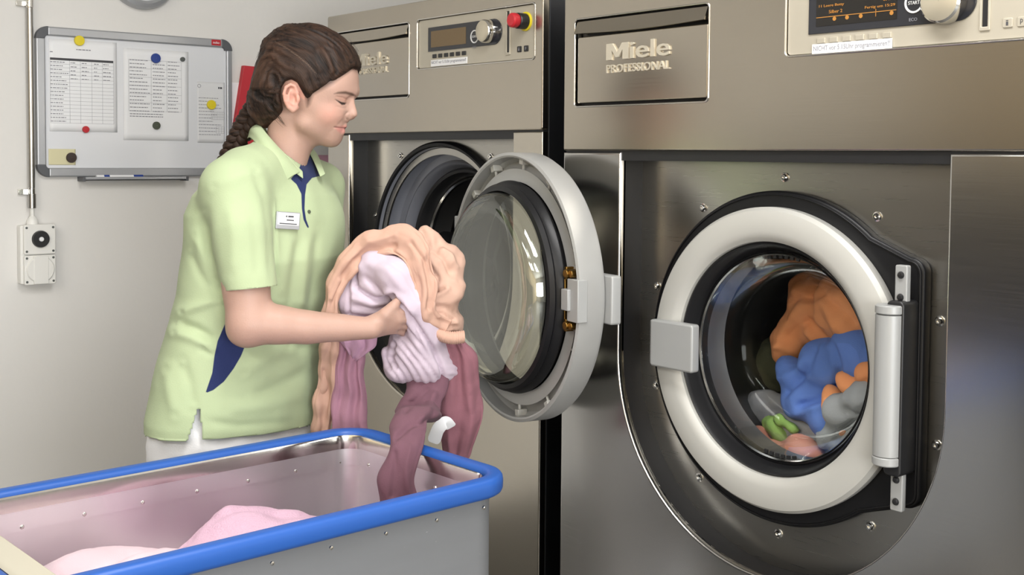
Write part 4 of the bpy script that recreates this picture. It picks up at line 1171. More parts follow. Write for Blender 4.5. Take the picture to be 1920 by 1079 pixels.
def hair_mat(name, c0, c1):
    m = bpy.data.materials.new(name); m.use_nodes = True; nt = m.node_tree; N = nt.nodes; L = nt.links; b = N['Principled BSDF']
    def attr(k):
        a = N.new('ShaderNodeAttribute'); a.attribute_name = k; return a.outputs['Fac']
    cb = N.new('ShaderNodeCombineXYZ'); L.new(attr('fa'), cb.inputs[0]); L.new(attr('fb'), cb.inputs[1]); L.new(attr('fc'), cb.inputs[2])
    nz = N.new('ShaderNodeTexNoise'); nz.inputs['Scale'].default_value = 1.; nz.inputs['Detail'].default_value = 4; nz.inputs['Roughness'].default_value = .65
    L.new(cb.outputs[0], nz.inputs['Vector'])
    ad = N.new('ShaderNodeMath'); ad.operation = 'MULTIPLY_ADD'; ad.inputs[1].default_value = .16; L.new(attr('strand'), ad.inputs[0]); L.new(nz.outputs['Fac'], ad.inputs[2])
    mr = N.new('ShaderNodeMapRange'); mr.inputs['From Min'].default_value = .30; mr.inputs['From Max'].default_value = .78; L.new(ad.outputs[0], mr.inputs['Value'])
    mx = N.new('ShaderNodeMix'); mx.data_type = 'RGBA'; mx.inputs[6].default_value = c0; mx.inputs[7].default_value = c1; L.new(mr.outputs[0], mx.inputs[0])
    mp = N.new('ShaderNodeMapRange'); mp.inputs['From Min'].default_value = .0022; mp.inputs['From Max'].default_value = .0006; mp.inputs['To Max'].default_value = .45; L.new(attr('parting'), mp.inputs['Value'])
    m2 = N.new('ShaderNodeMix'); m2.data_type = 'RGBA'; m2.inputs[7].default_value = srgb(120, 100, 86); L.new(mx.outputs[2], m2.inputs[6]); L.new(mp.outputs[0], m2.inputs[0])
    bp = N.new('ShaderNodeBump'); bp.inputs['Strength'].default_value = .8; bp.inputs['Distance'].default_value = .0016; L.new(nz.outputs['Fac'], bp.inputs['Height']); L.new(bp.outputs[0], b.inputs['Normal'])
    L.new(m2.outputs[2], b.inputs['Base Color']); b.inputs['Roughness'].default_value = .5; b.inputs['Specular IOR Level'].default_value = .28
    return m
HAIR = hair_mat('dark_brown_hair', srgb(20, 14, 12), srgb(72, 51, 39))
hair = np_mesh('hair', to_world(V), Q, HAIR, person, dict(strand=strand*.5+lock*.5, parting=partd, fa=rad*900+Hh[:, 2]*420, fb=thh*2.2, fc=Hh[:, 2]*60), smooth_it=0)
# braid: three strands plaited along the spine of the braid
spine = [q(494, 186, -.012), q(481, 205, -.016), q(466, 226, -.022), q(452, 250, -.030), q(438, 276, -.036), q(424, 304, -.038), q(412, 332, -.036)]
def spline(pts, n):
    pts = np.asarray(pts, float); m = len(pts); out = []
    for i in range(n+1):
        x = i/n*(m-1); k = min(int(x), m-2); f = x-k
        p0, p1, p2, p3 = pts[max(k-1, 0)], pts[k], pts[k+1], pts[min(k+2, m-1)]
        out.append(.5*((2*p1)+(-p0+p2)*f+(2*p0-5*p1+4*p2-p3)*f*f+(-p0+3*p1-3*p2+p3)*f**3))
    return np.array(out)
sp = spline(spine, 130); tang = np.gradient(sp, axis=0); tang /= np.linalg.norm(tang, axis=1)[:, None]
side = np.cross(tang, [0, 0, 1.]); side /= np.linalg.norm(side, axis=1)[:, None]; fr = np.cross(side, tang)
for k in range(3):
    m = MB(); ph = 2*PI*k/3; tt = np.linspace(0, 1, len(sp)); om = 2*PI*4.2
    wd = .0155*(1-.35*tt); 
    c = sp+side*(wd*np.sin(om*tt+ph))[:, None]+fr*(.0085*np.sin(2*(om*tt+ph)))[:, None]
    rs = .0130*(1-.38*tt)
    m.tube([tuple(p) for p in c], list(rs), 18)
    Vb = np.array(m.v); idx = np.arange(len(Vb)); ring_ = idx//18; a_ = (idx % 18)/18*2*PI
    cV = np.repeat(c, 18, axis=0)[:len(Vb)]; st = np.sin(a_*9+ring_*.12+k)*.6+np.sin(a_*5-ring_*.05)*.4
    Vb = cV+(Vb-cV)*(1+.09*st)[:, None]
    Fq = np.array([f for f in m.f if len(f) == 4]); 
    np_mesh('braid_strand', to_world(Vb), Fq, HAIR, hair, dict(strand=st*.8, parting=np.ones(len(Vb)), fa=a_*9, fb=ring_*.10, fc=np.full(len(Vb), k*7.)))
# loose hairs
random.seed(5)
cu = MB()
for i in range(70):
    a0 = random.uniform(.25, 2.9); x0, y0 = 575+97*math.cos(a0)*random.uniform(.93, 1.0), 140-91*math.sin(a0)*random.uniform(.95, 1.01)
    w0 = random.uniform(-.045, .05); a1 = a0+random.uniform(.12, .4); rr_ = random.uniform(1.0, 1.045)
    pts = []
    for j in range(6):
        f = j/5; aa = a0+(a1-a0)*f; R_ = 1+(rr_-1)*f
        pts.append(to_world(h(575+98*math.cos(aa)*R_, 140-92*math.sin(aa)*R_, w0*(1+.1*f))))
    cu.tube([tuple(p) for p in pts], [.00035, .00035, .0003, .00025, .0002, .0001], 4, caps=False)
HL_ = [(674, 130), (662, 128), (646, 140), (624, 157), (602, 169), (587, 177), (580, 194)]
hl = spline([(x, y, 0) for x, y in HL_], 140)
for i in range(90):
    x, y, _ = hl[random.randrange(3, 84)]
    f0 = min(1, max(0, (676-x)/95)); w_ = .020+.052*f0**.7+random.uniform(-.004, .004)
    a_ = h(x+random.uniform(-1, 2.5), y+random.uniform(0, 4), w_); b_ = h(x-random.uniform(8, 16), y-random.uniform(3, 9), w_+.006); m_ = (a_+b_)/2+np.array([0, -.001, .003])
    cu.tube([tuple(to_world(p)) for p in (a_, m_, b_)], [.00008, .00016, .00018], 4, caps=False)
for i in range(10):
    x, y = 523+random.uniform(-8, 6), 222+random.uniform(-8, 6)
    pts = [to_world(h(*p)) for p in ((x-8, y-6, .058), (x+2, y+6, .058), (x+8+random.uniform(-4, 6), y+16, .057))]
    cu.tube([tuple(p) for p in spline(pts, 6)], [.00028, .00028, .00025, .00022, .0002, .00015, .0001], 4, caps=False)
lo = cu.build('loose_hairs', mat('loose_hair', srgb(46, 34, 28), .5, 0, .25), hair); lo['kind'] = 'stuff'
# ------------------------------------------------------------------ polo shirt
LIME = (srgb(173, 187, 149)); NAVY = srgb(30, 42, 86)
LV = np.array([(855, 441, .136, .203), (830, 441, .137, .203), (770, 442, .138, .205), (700, 450, .134, .198), (600, 467, .124, .183), (545, 481, .124, .182), (480, 495, .130, .186), (400, 495, .126, .180), (365, 499, .112, .168), (330, 504, .085, .130), (300, 512, .055, .075), (275, 520, .02, .03)])
lvv = np.array([v_(p) for p in LV[:, 0]])
SX = Field(axis((u_(262), .0036), (u_(668),)), axis((v_(862), .0036), (v_(225),)), axis((-.26, .0036), (.265,)))
def torso(x, y, z):
    c = np.interp(y, lvv, [u_(p) for p in LV[:, 1]]); a = np.interp(y, lvv, LV[:, 2]); b = np.interp(y, lvv, LV[:, 3])
    f = (x-c)*tf[0]+z*tf[2]; s_ = (x-c)*ts[0]+z*ts[2]
    return (np.sqrt((f/a)**2+(s_/b)**2)-1)*a
SX.op(torso, (u_(262), lvv[0], -.26), (u_(668), v_(278), .265), .02)
SX.chain([q(500, 322, .03), q(462, 334, .10), SH_N], [.058, .059, .058], .03).chain([q(508, 322, -.02), q(560, 334, -.08), SH_F], [.058, .059, .056], .03)
HEMN = q(464, 541, .188); HEMF = q(612, 487, -.15)
dN = q(470, 606, .192)-HEMN; dN /= np.linalg.norm(dN); dF = HEMF-SH_F; dF /= np.linalg.norm(dF)
SX.chain([SH_N, q(450, 430, .172), HEMN, HEMN+dN*.05], [.058, .0535, .0475, .0475], .022)
SX.chain([SH_F, HEMF, HEMF+dF*.05], [.056, .046, .046], .02)
SX.ell(t(556, 430, .01, -.02), (.05, .07, .09), RT, .05)
V, Q = SX.surface(); N_ = vnormals(V, Q)
if (N_*(V-np.array([u_(470), 0, 0]))).sum() < 0: N_ = -N_; Q = Q[:, ::-1]
pxy = to_px(V)
nearm = np.clip(N_[:, 2]*1.6+.3, 0, 1)
def fold(pts, amp, wid):
    d = line_d(pxy, pts)
    P0 = np.array(pts, float); L = np.linalg.norm(P0[-1]-P0[0]); e = np.minimum(np.hypot(*(pxy-P0[0]).T), np.hypot(*(pxy-P0[-1]).T))
    return amp*np.exp(-(d/wid)**2)*nearm*np.clip(e/(.18*L)+.15, 0, 1)
disp = wob(V*[1, .55, 1], 26, 31, 9)*.0022+wob(V*[1, .7, 1], 62, 32, 9)*.0009
for args in [([(382, 400), (388, 470), (404, 532), (420, 566)], -.009, 10), ([(366, 440), (384, 480), (408, 530)], .005, 9), ([(352, 470), (372, 512), (398, 548)], -.004, 8),
             ([(474, 322), (494, 370), (503, 430), (507, 520)], -.005, 7), ([(486, 330), (506, 380), (514, 440), (517, 520)], .004, 8), ([(338, 586), (372, 574), (412, 560)], .006, 9), ([(330, 605), (366, 618), (404, 640)], -.007, 9),
             ([(325, 622), (362, 634), (398, 652)], .006, 10), ([(378, 655), (392, 664), (402, 663)], -.004, 6), ([(560, 440), (548, 510), (538, 590)], -.004, 9), ([(575, 440), (566, 510), (558, 590)], .005, 9), ([(596, 430), (588, 500), (580, 590)], -.004, 8),
             ([(545, 440), (530, 500), (522, 560)], .003, 10), ([(455, 700), (500, 668), (540, 650)], .005, 14), ([(470, 745), (530, 720), (585, 690)], -.004, 12), ([(420, 770), (500, 760), (580, 735)], .004, 14), ([(380, 790), (450, 800), (560, 790)], -.003, 8),
             ([(340, 680), (355, 720), (362, 765)], -.004, 11), ([(310, 690), (318, 740), (330, 780)], .004, 12), ([(430, 380), (440, 450), (438, 520)], .003, 12), ([(470, 400), (480, 460), (482, 525)], -.0025, 9), ([(400, 350), (450, 330), (480, 320)], .003, 12), ([(535, 640), (560, 652), (595, 648)], -.005, 10)]:
    disp += fold(*args)
V = V+N_*disp[:, None]
rel = V-HEMN; axd = rel@dN; rd = np.linalg.norm(rel-axd[:, None]*dN, axis=1)
relF = V-HEMF; axF = relF@dF; rdF = np.linalg.norm(relF-axF[:, None]*dF, axis=1)
na, nb = q(552, 225), q(505, 322); nd = (nb-na)/np.linalg.norm(nb-na); rn = V-na; tn = rn@nd; rnd = np.linalg.norm(rn-tn[:, None]*nd, axis=1)
pxy = to_px(V)
hemv = v_(797)+(q(480, 827, .19)[1]-v_(797))*np.clip(V[:, 2]/.19, -.6, 1.2); TS = torso(V[:, 0], V[:, 1], V[:, 2])
above = (pxy[:, 1] < 250+(pxy[:, 0]-475)*.93) & ((V[:, 0] > u_(492)) | (V[:, 1] > v_(236)))
slit = (poly_sd(pxy, [(373, 768), (349, 840), (380, 840)]) < 0) & (N_[:, 2] > .2)
keep = ~((axd > 0) & (rd < .072) & (TS > .008)) & ~((axF > 0) & (rdF < .066) & (TS > .008)) & ~((rnd < .060) & above) & (V[:, 1] > hemv) & ~slit
# pull the cut edges straight
on = (axd > 0) & (axd < .0045) & (rd < .072) & (TS > .008); V[on] -= axd[on, None]*dN; keep |= on & (V[:, 1] > hemv)
on = (axF > 0) & (axF < .0045) & (rdF < .066) & (TS > .008); V[on] -= axF[on, None]*dF; keep |= on
on = (V[:, 1] <= hemv) & (V[:, 1] > hemv-.0045) & ~slit; V[on, 1] = hemv[on]; keep |= on
dl = (250+(pxy[:, 0]-475)*.93-pxy[:, 1])/925
on = above & (rnd < .066) & (dl < .0045); V[on, 1] -= dl[on]; keep |= on
V, Q, used = drop(V, Q, keep); N_ = N_[used]; pxy = to_px(V)
near = N_[:, 2] > 0
PANEL_N = [(427, 596), (408, 640), (402, 668), (398, 700), (385, 738), (400, 732), (420, 716), (438, 692), (452, 668), (463, 640), (462, 600)]
navy = np.where(near, poly_sd(pxy, PANEL_N), 50.)
PLK = [(576, 280), (586, 300), (603, 322), (600, 330), (585, 334), (575, 346), (572, 366), (571, 392), (574, 412), (580, 428), (576, 427), (569, 412), (566, 392), (565, 364), (556, 346), (545, 336), (560, 318)]
plk = np.where(N_@np.array([.6, .1, .6]) > 0, poly_sd(pxy, PLK), 50.)
SHIRT = mask_mat('lime_pique', LIME, [('navy', NAVY, .6), ('placket', NAVY, .5)], rough=.85, sheen=.08, bump=(420, .12, (1, 1, 1)), var=(9, .03, (1, 1, 1)))
shirt = np_mesh('polo_shirt', to_world(V), Q, SHIRT, person, dict(navy=navy, placket=plk), solid=.0028)
plabel(shirt, 'lime green polo shirt with a navy side panel')
# collar: two leaves folding over from the neck
LIMEM = mat('lime_collar', LIME, .85, 0, .3, sheen=.08, bump=(420, .12, (1, 1, 1)))
def leaf(name, inner, outer, m, n=40, k=8, lift=.006):
    a = spline([q(*p) for p in inner], n); b = spline([q(*p) for p in outer], n); P = []
    for i in range(n+1):
        row = []
        for j in range(k+1):
            f = j/k; p = a[i]*(1-f)+b[i]*f
            out_ = p-np.array([q(510, 300)[0], p[1], 0]); out_[1] = 0; out_ /= max(np.linalg.norm(out_), 1e-6)
            p = p+out_*lift*math.sin(PI*min(1, f*1.15))+np.array([0, .004*math.sin(PI*f), 0]); row.append(to_world(p))
        P.append(row)
    return MB().grid(np.array(P)).build(name, m, shirt, smooth=180, solid=.0022, sub=1)
leaf('collar', [(497, 236, -.060), (484, 234, -.030), (487, 233, .010), (500, 250, .048), (520, 273, .066), (543, 298, .066), (566, 322, .052)],
     [(478, 262, -.085), (462, 262, -.045), (468, 258, .020), (482, 272, .070), (502, 300, .098), (518, 321, .100), (537, 340, .090)], LIMEM)
leaf('collar', [(520, 244, -.066), (550, 262, -.072), (572, 276, -.066), (579, 284, -.050), (590, 306, -.018), (600, 331, .010)],
     [(545, 256, -.10), (565, 270, -.105), (588, 285, -.09), (600, 300, -.070), (606, 318, -.035), (609, 328, -.010)], LIMEM)
# inside of the stand collar
leaf('collar_stand', [(497, 236, -.058), (485, 235, -.030), (488, 234, .010), (501, 251, .046), (521, 274, .063), (543, 299, .063), (566, 323, .050)],
     [(505, 262, -.058), (488, 262, -.03), (490, 262, .01), (505, 278, .05), (524, 298, .066), (545, 318, .068), (568, 336, .060)], LIMEM, lift=0)
for px_, py_ in ((574, 398),):
    b_ = q(px_, py_, .118); i = np.argmin(np.hypot(pxy[:, 0]-px_-4, pxy[:, 1]-py_)+np.where(N_[:, 2] > 0, 0, 99)); c_ = V[i]+N_[i]*.001
    m = MB(); Rm = Vector(to_world(N_[i])-ORG).to_track_quat('Y', 'Z').to_matrix().to_4x4(); m.lathe([(.0036, 0), (.0036, .0012), (.0025, .0016), (.0004, .0014)], 18, Matrix.Translation(to_world(c_)) @ Rm); m.build('button', GREENP, shirt)
# name badge pinned on the chest
i = np.argmin(np.hypot(pxy[:, 0]-537, pxy[:, 1]-413)+np.where(near, 0, 99)); c_ = to_world(V[i]+N_[i]*.005)
nw = N_[i].copy(); nw[1] *= .3; nw = to_world(nw)-ORG; nw /= np.linalg.norm(nw)
bx = Vector(np.cross(nw, [0, 0, -1.])).normalized(); 
if bx.dot(Vector(BU)) < 0: bx = -bx
bn = Vector(nw); bz = bx.cross(-bn).normalized(); bz = bz if bz.z > 0 else -bz
TB = Matrix(((bx.x, -bn.x, bz.x, c_[0]), (bx.y, -bn.y, bz.y, c_[1]), (bx.z, -bn.z, bz.z, c_[2]), (0, 0, 0, 1))) @ Matrix.Rotation(math.radians(5), 4, 'Y')
V2, F2 = plate(rrect(-.026, -.0165, .026, .0165, .0015), [], -.003, .004, .0008)
bdg = MB().add(V2, F2, TB).build('name_badge', BOARDF, shirt)
V2, F2 = plate(rrect(-.0235, -.0085, .0235, .0145, .0005), [], -.0034, .001, 0); crd = MB().add(V2, F2, TB).build('paper_insert', PAPER, bdg, smooth=0)
m = MB()
for z_, x0_, x1_, hh_ in ((.008, -.006, -.003, .003), (.008, -.001, .011, .003), (.001, -.004, .012, .0022), (-.006, -.019, .019, .002)): m.box((x0_, -.0037, z_-hh_/2), (x1_, -.0033, z_+hh_/2), TB)
m.build('text_lines', DARKI, crd, smooth=0)

# ------------------------------------------------------------------ trousers and shoes
TX = Field(axis((u_(255), .008), (u_(640),)), axis((ankY+.03, .014), (v_(870), .006), (v_(715),)), axis((-.25, .008), (.25,)))
TX.ell(t(441, 800), (.126, .19, .190), RT, .03)
for s_ in (-.09, .09):
    a = t(447, 840, -.005, s_); k_ = a.copy(); k_[1] = ankY+.48; k_ += tf*.005; an = k_.copy(); an[1] = ankY+.05; an -= tf*.02
    TX.chain([a, k_, an], [.098, .078, .068], .04)
V, Q = TX.surface(); N_ = vnormals(V, Q)
if (N_*(V-np.array([u_(440), 0, 0]))).sum() < 0: N_ = -N_; Q = Q[:, ::-1]
V = V+N_*(wob(V*[1, .5, 1], 40, 51, 9)*.003+wob(V*[1, 1.4, 1], 110, 52, 9)*.0012)[:, None]
keep = (V[:, 1] > ankY+.045) & (V[:, 1] < v_(735)); V, Q, used = drop(V, Q, keep)
TROU = mat('white_cotton', srgb(236, 236, 238), .85, sheen=.2, bump=(300, .15, (1, 1, 1)))
np_mesh('trousers', to_world(V), Q, TROU, person, None, solid=.002)
for s_ in (-.09, .09):
    SHX = Field(axis((u_(300), .006), (u_(680),)), axis((ankY, .006), (ankY+.14,)), axis((-.3, .006), (.3,)))
    b_ = t(447, 840, -.02, s_); b_[1] = ankY+.045
    SHX.chain([b_-tf*.03, b_+tf*.06, b_+tf*.15+np.array([0, -.012, 0])], [.043, .043, .031], .01)
    g_ = np.meshgrid(*SHX.ax, indexing='ij', sparse=True); SHX.D = np.maximum(SHX.D, ankY+.004-g_[1]+0*g_[0]+0*g_[2]).astype(np.float32)
    V, Q = SHX.surface(); np_mesh('shoe', to_world(V), Q, PAPER, person)
# ------------------------------------------------------------------ washing
def fabric(name, col, sheen=.04, bump=.15, scale=420, rough=.9, var=.05):
    return mat(name, col, rough, 0, .25, sheen=sheen, bump=(scale, bump, (1, 1, 1)), var=(11, var, (1, 1, 1)))
LAV = fabric('lavender_cotton', srgb(198, 183, 196), bump=.12, scale=700)
SALMON = fabric('salmon_knit', srgb(196, 158, 140), bump=.12, scale=900)
SALMON2 = fabric('pale_salmon_knit', srgb(204, 168, 150), bump=.12, scale=900)
MAUVE = fabric('mauve_jersey', srgb(118, 80, 94))
DMAUVE = fabric('dusky_mauve_jersey', srgb(108, 76, 87))
PINKH = fabric('dusty_pink_cotton', srgb(168, 124, 142))
ROSE = fabric('old_rose_jersey', srgb(142, 96, 106))
BABY = fabric('baby_pink_terry', srgb(212, 176, 196), bump=.6, scale=330)
PALE = fabric('pale_pink_sheet', srgb(222, 198, 206), bump=.2)
BLACKC = fabric('black_cotton', srgb(16, 16, 18), sheen=.05)
ORANGE = fabric('orange_cotton', srgb(246, 166, 114))
BLUEC = fabric('blue_cotton', srgb(106, 140, 218))
GREYC = fabric('grey_blue_cotton', srgb(160, 165, 168))
GREENC = fabric('light_green_cotton', srgb(150, 186, 104))
OLIVE = fabric('olive_cotton', srgb(92, 94, 74))
PEACH = fabric('peach_cotton', srgb(206, 140, 122))
TAGM = fabric('white_care_tag', srgb(236, 236, 238), bump=.05)

def wpx(P):
    d = np.asarray(P)-CC; z = d@AXF
    return np.stack([960+CAMP[0]*(d@AXR)/z, CAMP[4]-CAMP[0]*(d@AXU)/z], -1)
def yplane(px, py, y):
    k = AXF+AXR*(px-960)/CAMP[0]+AXU*(CAMP[4]-py)/CAMP[0]
    return CC+k*(y-CC[1])/k[1]
def xplane(px, py, x):
    k = AXF+AXR*(px-960)/CAMP[0]+AXU*(CAMP[4]-py)/CAMP[0]
    return CC+k*(x-CC[0])/k[0]
def orient(V, Q):
    a, b, c = V[Q[:, 0]], V[Q[:, 1]], V[Q[:, 2]]; d = V[Q[:, 3]]; m = V.mean(0)
    vol = np.einsum('ij,ij->i', a-m, np.cross(b-m, c-m)).sum()+np.einsum('ij,ij->i', a-m, np.cross(c-m, d-m)).sum()
    return Q if vol > 0 else Q[:, ::-1]
def fac(P, scale, seed, n=5):
    """crumpled-cloth relief: planes meeting in sharp creases"""
    r = np.random.RandomState(seed); o = np.zeros(len(P)); Pw = P+np.stack([wob(P, scale*.5, seed+70+i, 5) for i in range(3)], 1)*.35/scale
    for i in range(n):
        d = r.normal(size=3); d /= np.linalg.norm(d); o += np.arcsin(np.sin(Pw@d*scale*r.uniform(.5, 1.5)+r.uniform(0, 6.28)))/1.5708
    return o/math.sqrt(n)
def heap(name, m, adds, step=.0045, folds=(), stripes=(), noise=.003, nscale=45, parent=None, frame=True, seed=1, k=.02, post=None, fine=.0003):
    """a lump of cloth grown from cones/ellipsoids; folds and pleats given as strokes over its visible face"""
    los, his = [], []
    for a in adds:
        if a[0] == 'c':
            R = max(a[2]) if isinstance(a[2], (list, tuple)) else a[2]; pts = np.array(a[1]); los.append(pts.min(0)-R); his.append(pts.max(0)+R)
        else: los.append(np.array(a[1])-max(a[2])); his.append(np.array(a[1])+max(a[2]))
    lo = np.min(los, 0)-.025; hi = np.max(his, 0)+.025
    G = Field(*[axis((l, step), (h_,)) for l, h_ in zip(lo, hi)])
    for a in adds:
        kk_ = a[4] if len(a) > 4 else k
        if a[0] == 'c': G.chain(a[1], a[2] if isinstance(a[2], (list, tuple)) else [a[2]]*len(a[1]), kk_)
        else: G.ell(a[1], a[2], a[3] if len(a) > 3 else None, kk_)
    V, Q = G.surface(); Q = orient(V, Q); N_ = vnormals(V, Q)
    Wd = to_world(V) if frame else V
    Nw = (N_@BASIS) if frame else N_
    pxy = wpx(Wd); toC = CC-Wd; toC /= np.linalg.norm(toC, axis=1)[:, None]; near = np.clip((Nw*toC).sum(1)*2+.2, 0, 1)
    disp = wob(V, nscale, seed, 10)*noise*.35 + fac(V, nscale*1.25, seed+50)*noise*.75 + fac(V, nscale*3.1, seed+90)*noise*.28 + wob(V, 260, seed+9, 10)*fine
    for pts, amp, wid in folds:
        d = line_d(pxy, pts); disp += amp*np.exp(-(d/wid)**2)*near
    for poly, pts, per, amp in stripes:
        d = line_d(pxy, pts)+wob(V, 30, seed+3, 6)*per*.25; msk = np.clip(-poly_sd(pxy, poly)/8, 0, 1)
        disp += amp*(np.abs(np.sin(PI*d/per))**.7-.6)*msk*near
    Wd = Wd+Nw*disp[:, None]
    if post is not None: Wd = post(Wd)
    return np_mesh(name, Wd, Q, m, parent, smooth_it=1)
def strip(name, m, path, hw, hd, nf=3, amp=.006, parent=None, n=70, k=56, seed=1, twist=.6, tilt=None, frame=True, noise=.0025, depth=None, caps=True, folds=(), crump=.003, cs=60, side=None):
    """a length of hanging cloth: flat closed section with pleats running down its length"""
    c = spline(path, n); h1 = spline([(x, 0, 0) for x in hw], n)[:, 0]; h2 = spline([(x, 0, 0) for x in hd], n)[:, 0]
    T_ = np.gradient(c, axis=0); T_ /= np.linalg.norm(T_, axis=1)[:, None]
    dz_ = np.array(depth if depth is not None else [0, 0, 1.]); 
    a = np.cross(T_, dz_)
    if side is not None: s0 = np.array(side, float); a = s0-T_*(T_@s0)[:, None]
    a /= np.linalg.norm(a, axis=1)[:, None]; b = np.cross(a, T_)
    r = np.random.RandomState(seed); ph = r.uniform(0, 6.28, 4); P = []
    for i in range(n+1):
        th = np.linspace(0, 2*PI, k, endpoint=False); x = np.cos(th); y = np.sin(th)
        x = np.sign(x)*np.abs(x)**.8; y = np.sign(y)*np.abs(y)**.6; f = i/n
        pl = sum(np.abs(np.sin((x*nf*(1+.25*j)+ph[j]+f*twist*(j-1)*2)*PI/2))**.8*(1., .55, .35)[j] for j in range(3))-1.0
        env = (1-.5*np.abs(x)**6)
        d_ = h2[i]*y*env+amp*pl*(1. if True else 0)
        X = h1[i]*(x+.04*math.sin(f*9+ph[0])+.02*np.sin(f*23+ph[1]+x))
        e = min(1, (i+.4)/3, (n-i+.4)/3) if caps else 1
        row = c[i]+np.outer(X*(.6+.4*e), a[i])+np.outer(d_*e, b[i]); P.append(row)
    P = np.array(P); sh = P.shape[:2]; F_ = P.reshape(-1, 3)
    F_ = F_+np.stack([wob(F_, 55, seed+20+q_, 8)*noise for q_ in range(3)], 1)
    V = to_world(F_) if frame else F_
    Gv = V.reshape(sh[0], sh[1], 3); du = np.gradient(Gv, axis=0); dv = (np.roll(Gv, -1, 1)-np.roll(Gv, 1, 1)); Nn = np.cross(du, dv).reshape(-1, 3); Nn /= np.maximum(np.linalg.norm(Nn, axis=1), 1e-9)[:, None]
    ctr = np.repeat(Gv.mean(1), sh[1], axis=0)
    if ((V-ctr)*Nn).sum() < 0: Nn = -Nn
    toC = CC-V; toC /= np.linalg.norm(toC, axis=1)[:, None]; near = np.clip((Nn*toC).sum(1)*2+.2, 0, 1); pxy = wpx(V)
    dp = fac(V, cs, seed+5)*crump+fac(V, cs*2.4, seed+6)*crump*.4
    for pts, am_, wd_ in folds: dp += am_*np.exp(-(line_d(pxy, pts)/wd_)**2)*near
    en = np.minimum(1, np.minimum(np.arange(sh[0]), sh[0]-1-np.arange(sh[0]))/4.); V = V+Nn*(dp*np.repeat(en, sh[1]))[:, None]
    mb = MB().grid(V.reshape(sh[0], sh[1], 3), closed_u=True)
    mb.f.append(tuple(range(k-1, -1, -1))); mb.f.append(tuple(range(n*k, n*k+k)))
    return mb.build(name, m, parent, smooth=180, sub=1)
def garment(name, label, cat, at_, group='washing in the bundle'):
    return thing(name, label, cat, tuple(to_world(at_)), 0, group)

# lavender sheet: the bulky roll held against the body
g1 = garment('bed_sheet', 'bulky lavender sheet bundled over the hand of the person', 'washing', q(740, 720, .05), None)
R45 = np.array([[.75, -.66, 0], [.66, .75, 0], [0, 0, 1.]])
heap('rolled_cloth', LAV, [
    ('e', q(700, 548, .035), (.067, .064, .062), R45), ('e', q(668, 560, .035), (.034, .060, .05)), ('c', [q(672, 505, .055), q(705, 497, .075), q(742, 520, .10)], [.028, .031, .034], None, .012),
    ('c', [q(742, 520, .10), q(775, 570, .105), q(800, 630, .085)], [.035, .032, .034], None, .012),
    ('e', q(790, 662, .040), (.072, .056, .064), R45, .02), ('e', q(838, 692, .03), (.026, .026, .04)), ('e', q(752, 690, .035), (.034, .030, .05)),
    ('c', [q(727, 662, .055), q(731, 684, .05)], .013, None, .006)],
    step=.0036, noise=.0030, nscale=34, k=.012, fine=.0003, seed=3,
    folds=[([(672, 486), (664, 515), (667, 540), (684, 552), (706, 563), (722, 560), (736, 556)], -.016, 3.6), ([(676, 500), (684, 528), (702, 548), (722, 552)], .006, 7), ([(650, 500), (640, 540), (638, 580)], .004, 6),
           ([(660, 505), (650, 545), (652, 590)], -.005, 4), ([(662, 575), (700, 584), (730, 578)], -.005, 4), ([(660, 560), (695, 571), (725, 568)], .004, 5), ([(650, 592), (690, 598), (718, 594)], -.005, 4),
           ([(736, 560), (756, 580), (777, 608), (800, 640), (818, 664), (828, 684), (830, 712)], -.011, 3.6), ([(726, 548), (752, 560), (772, 588)], .004, 7), ([(690, 494), (725, 505), (755, 540)], .004, 9), ([(724, 488), (757, 508), (790, 560)], -.004, 6),
           ([(724, 650), (722, 672), (732, 690)], -.006, 3), ([(738, 645), (735, 672), (742, 690)], -.007, 3.5)],
    stripes=[([(740, 590), (770, 590), (835, 690), (835, 735), (760, 735), (715, 690)], [(758, 600), (790, 650), (838, 720)], 13, .0062), ([(630, 480), (668, 500), (660, 620), (628, 600)], [(672, 490), (655, 545), (660, 620)], 11, .004),
             ([(838, 655), (870, 660), (870, 720), (836, 715)], [(830, 650), (870, 655)], 12, .003)], parent=g1)

# salmon jumper thrown over the top
g2 = garment('jumper', 'salmon knitted jumper draped over the top of the bundle', 'washing', q(800, 640, .03), None)
strip('sleeve', SALMON, [q(602, 820, .02), q(610, 735, .03), q(617, 660, .055), q(614, 600, .080), q(622, 552, .085), q(640, 510, .085), q(672, 474, .085), q(712, 456, .088), q(752, 456, .092), q(780, 480, .108), q(792, 525, .118), q(795, 570, .118), q(808, 604, .105), q(834, 622, .085)],
      [.018, .021, .020, .020, .015, .018, .023, .028, .030, .027, .025, .022, .022, .022], [.006, .007, .008, .009, .010, .011, .012, .013, .012, .011, .010, .010, .010, .010], nf=1.5, amp=.0055, parent=g2, n=220, k=64, seed=4, crump=.0042, cs=75,
      folds=[([(640, 520), (662, 490), (700, 470), (740, 462)], -.006, 4), ([(655, 490), (690, 455), (740, 440)], .004, 5), ([(735, 470), (765, 490), (778, 530), (780, 580)], -.006, 4), ([(770, 455), (796, 490), (806, 540), (804, 580)], -.006, 4), ([(620, 560), (632, 535), (640, 520)], .005, 5), ([(608, 700), (614, 750), (606, 790)], -.004, 4)])
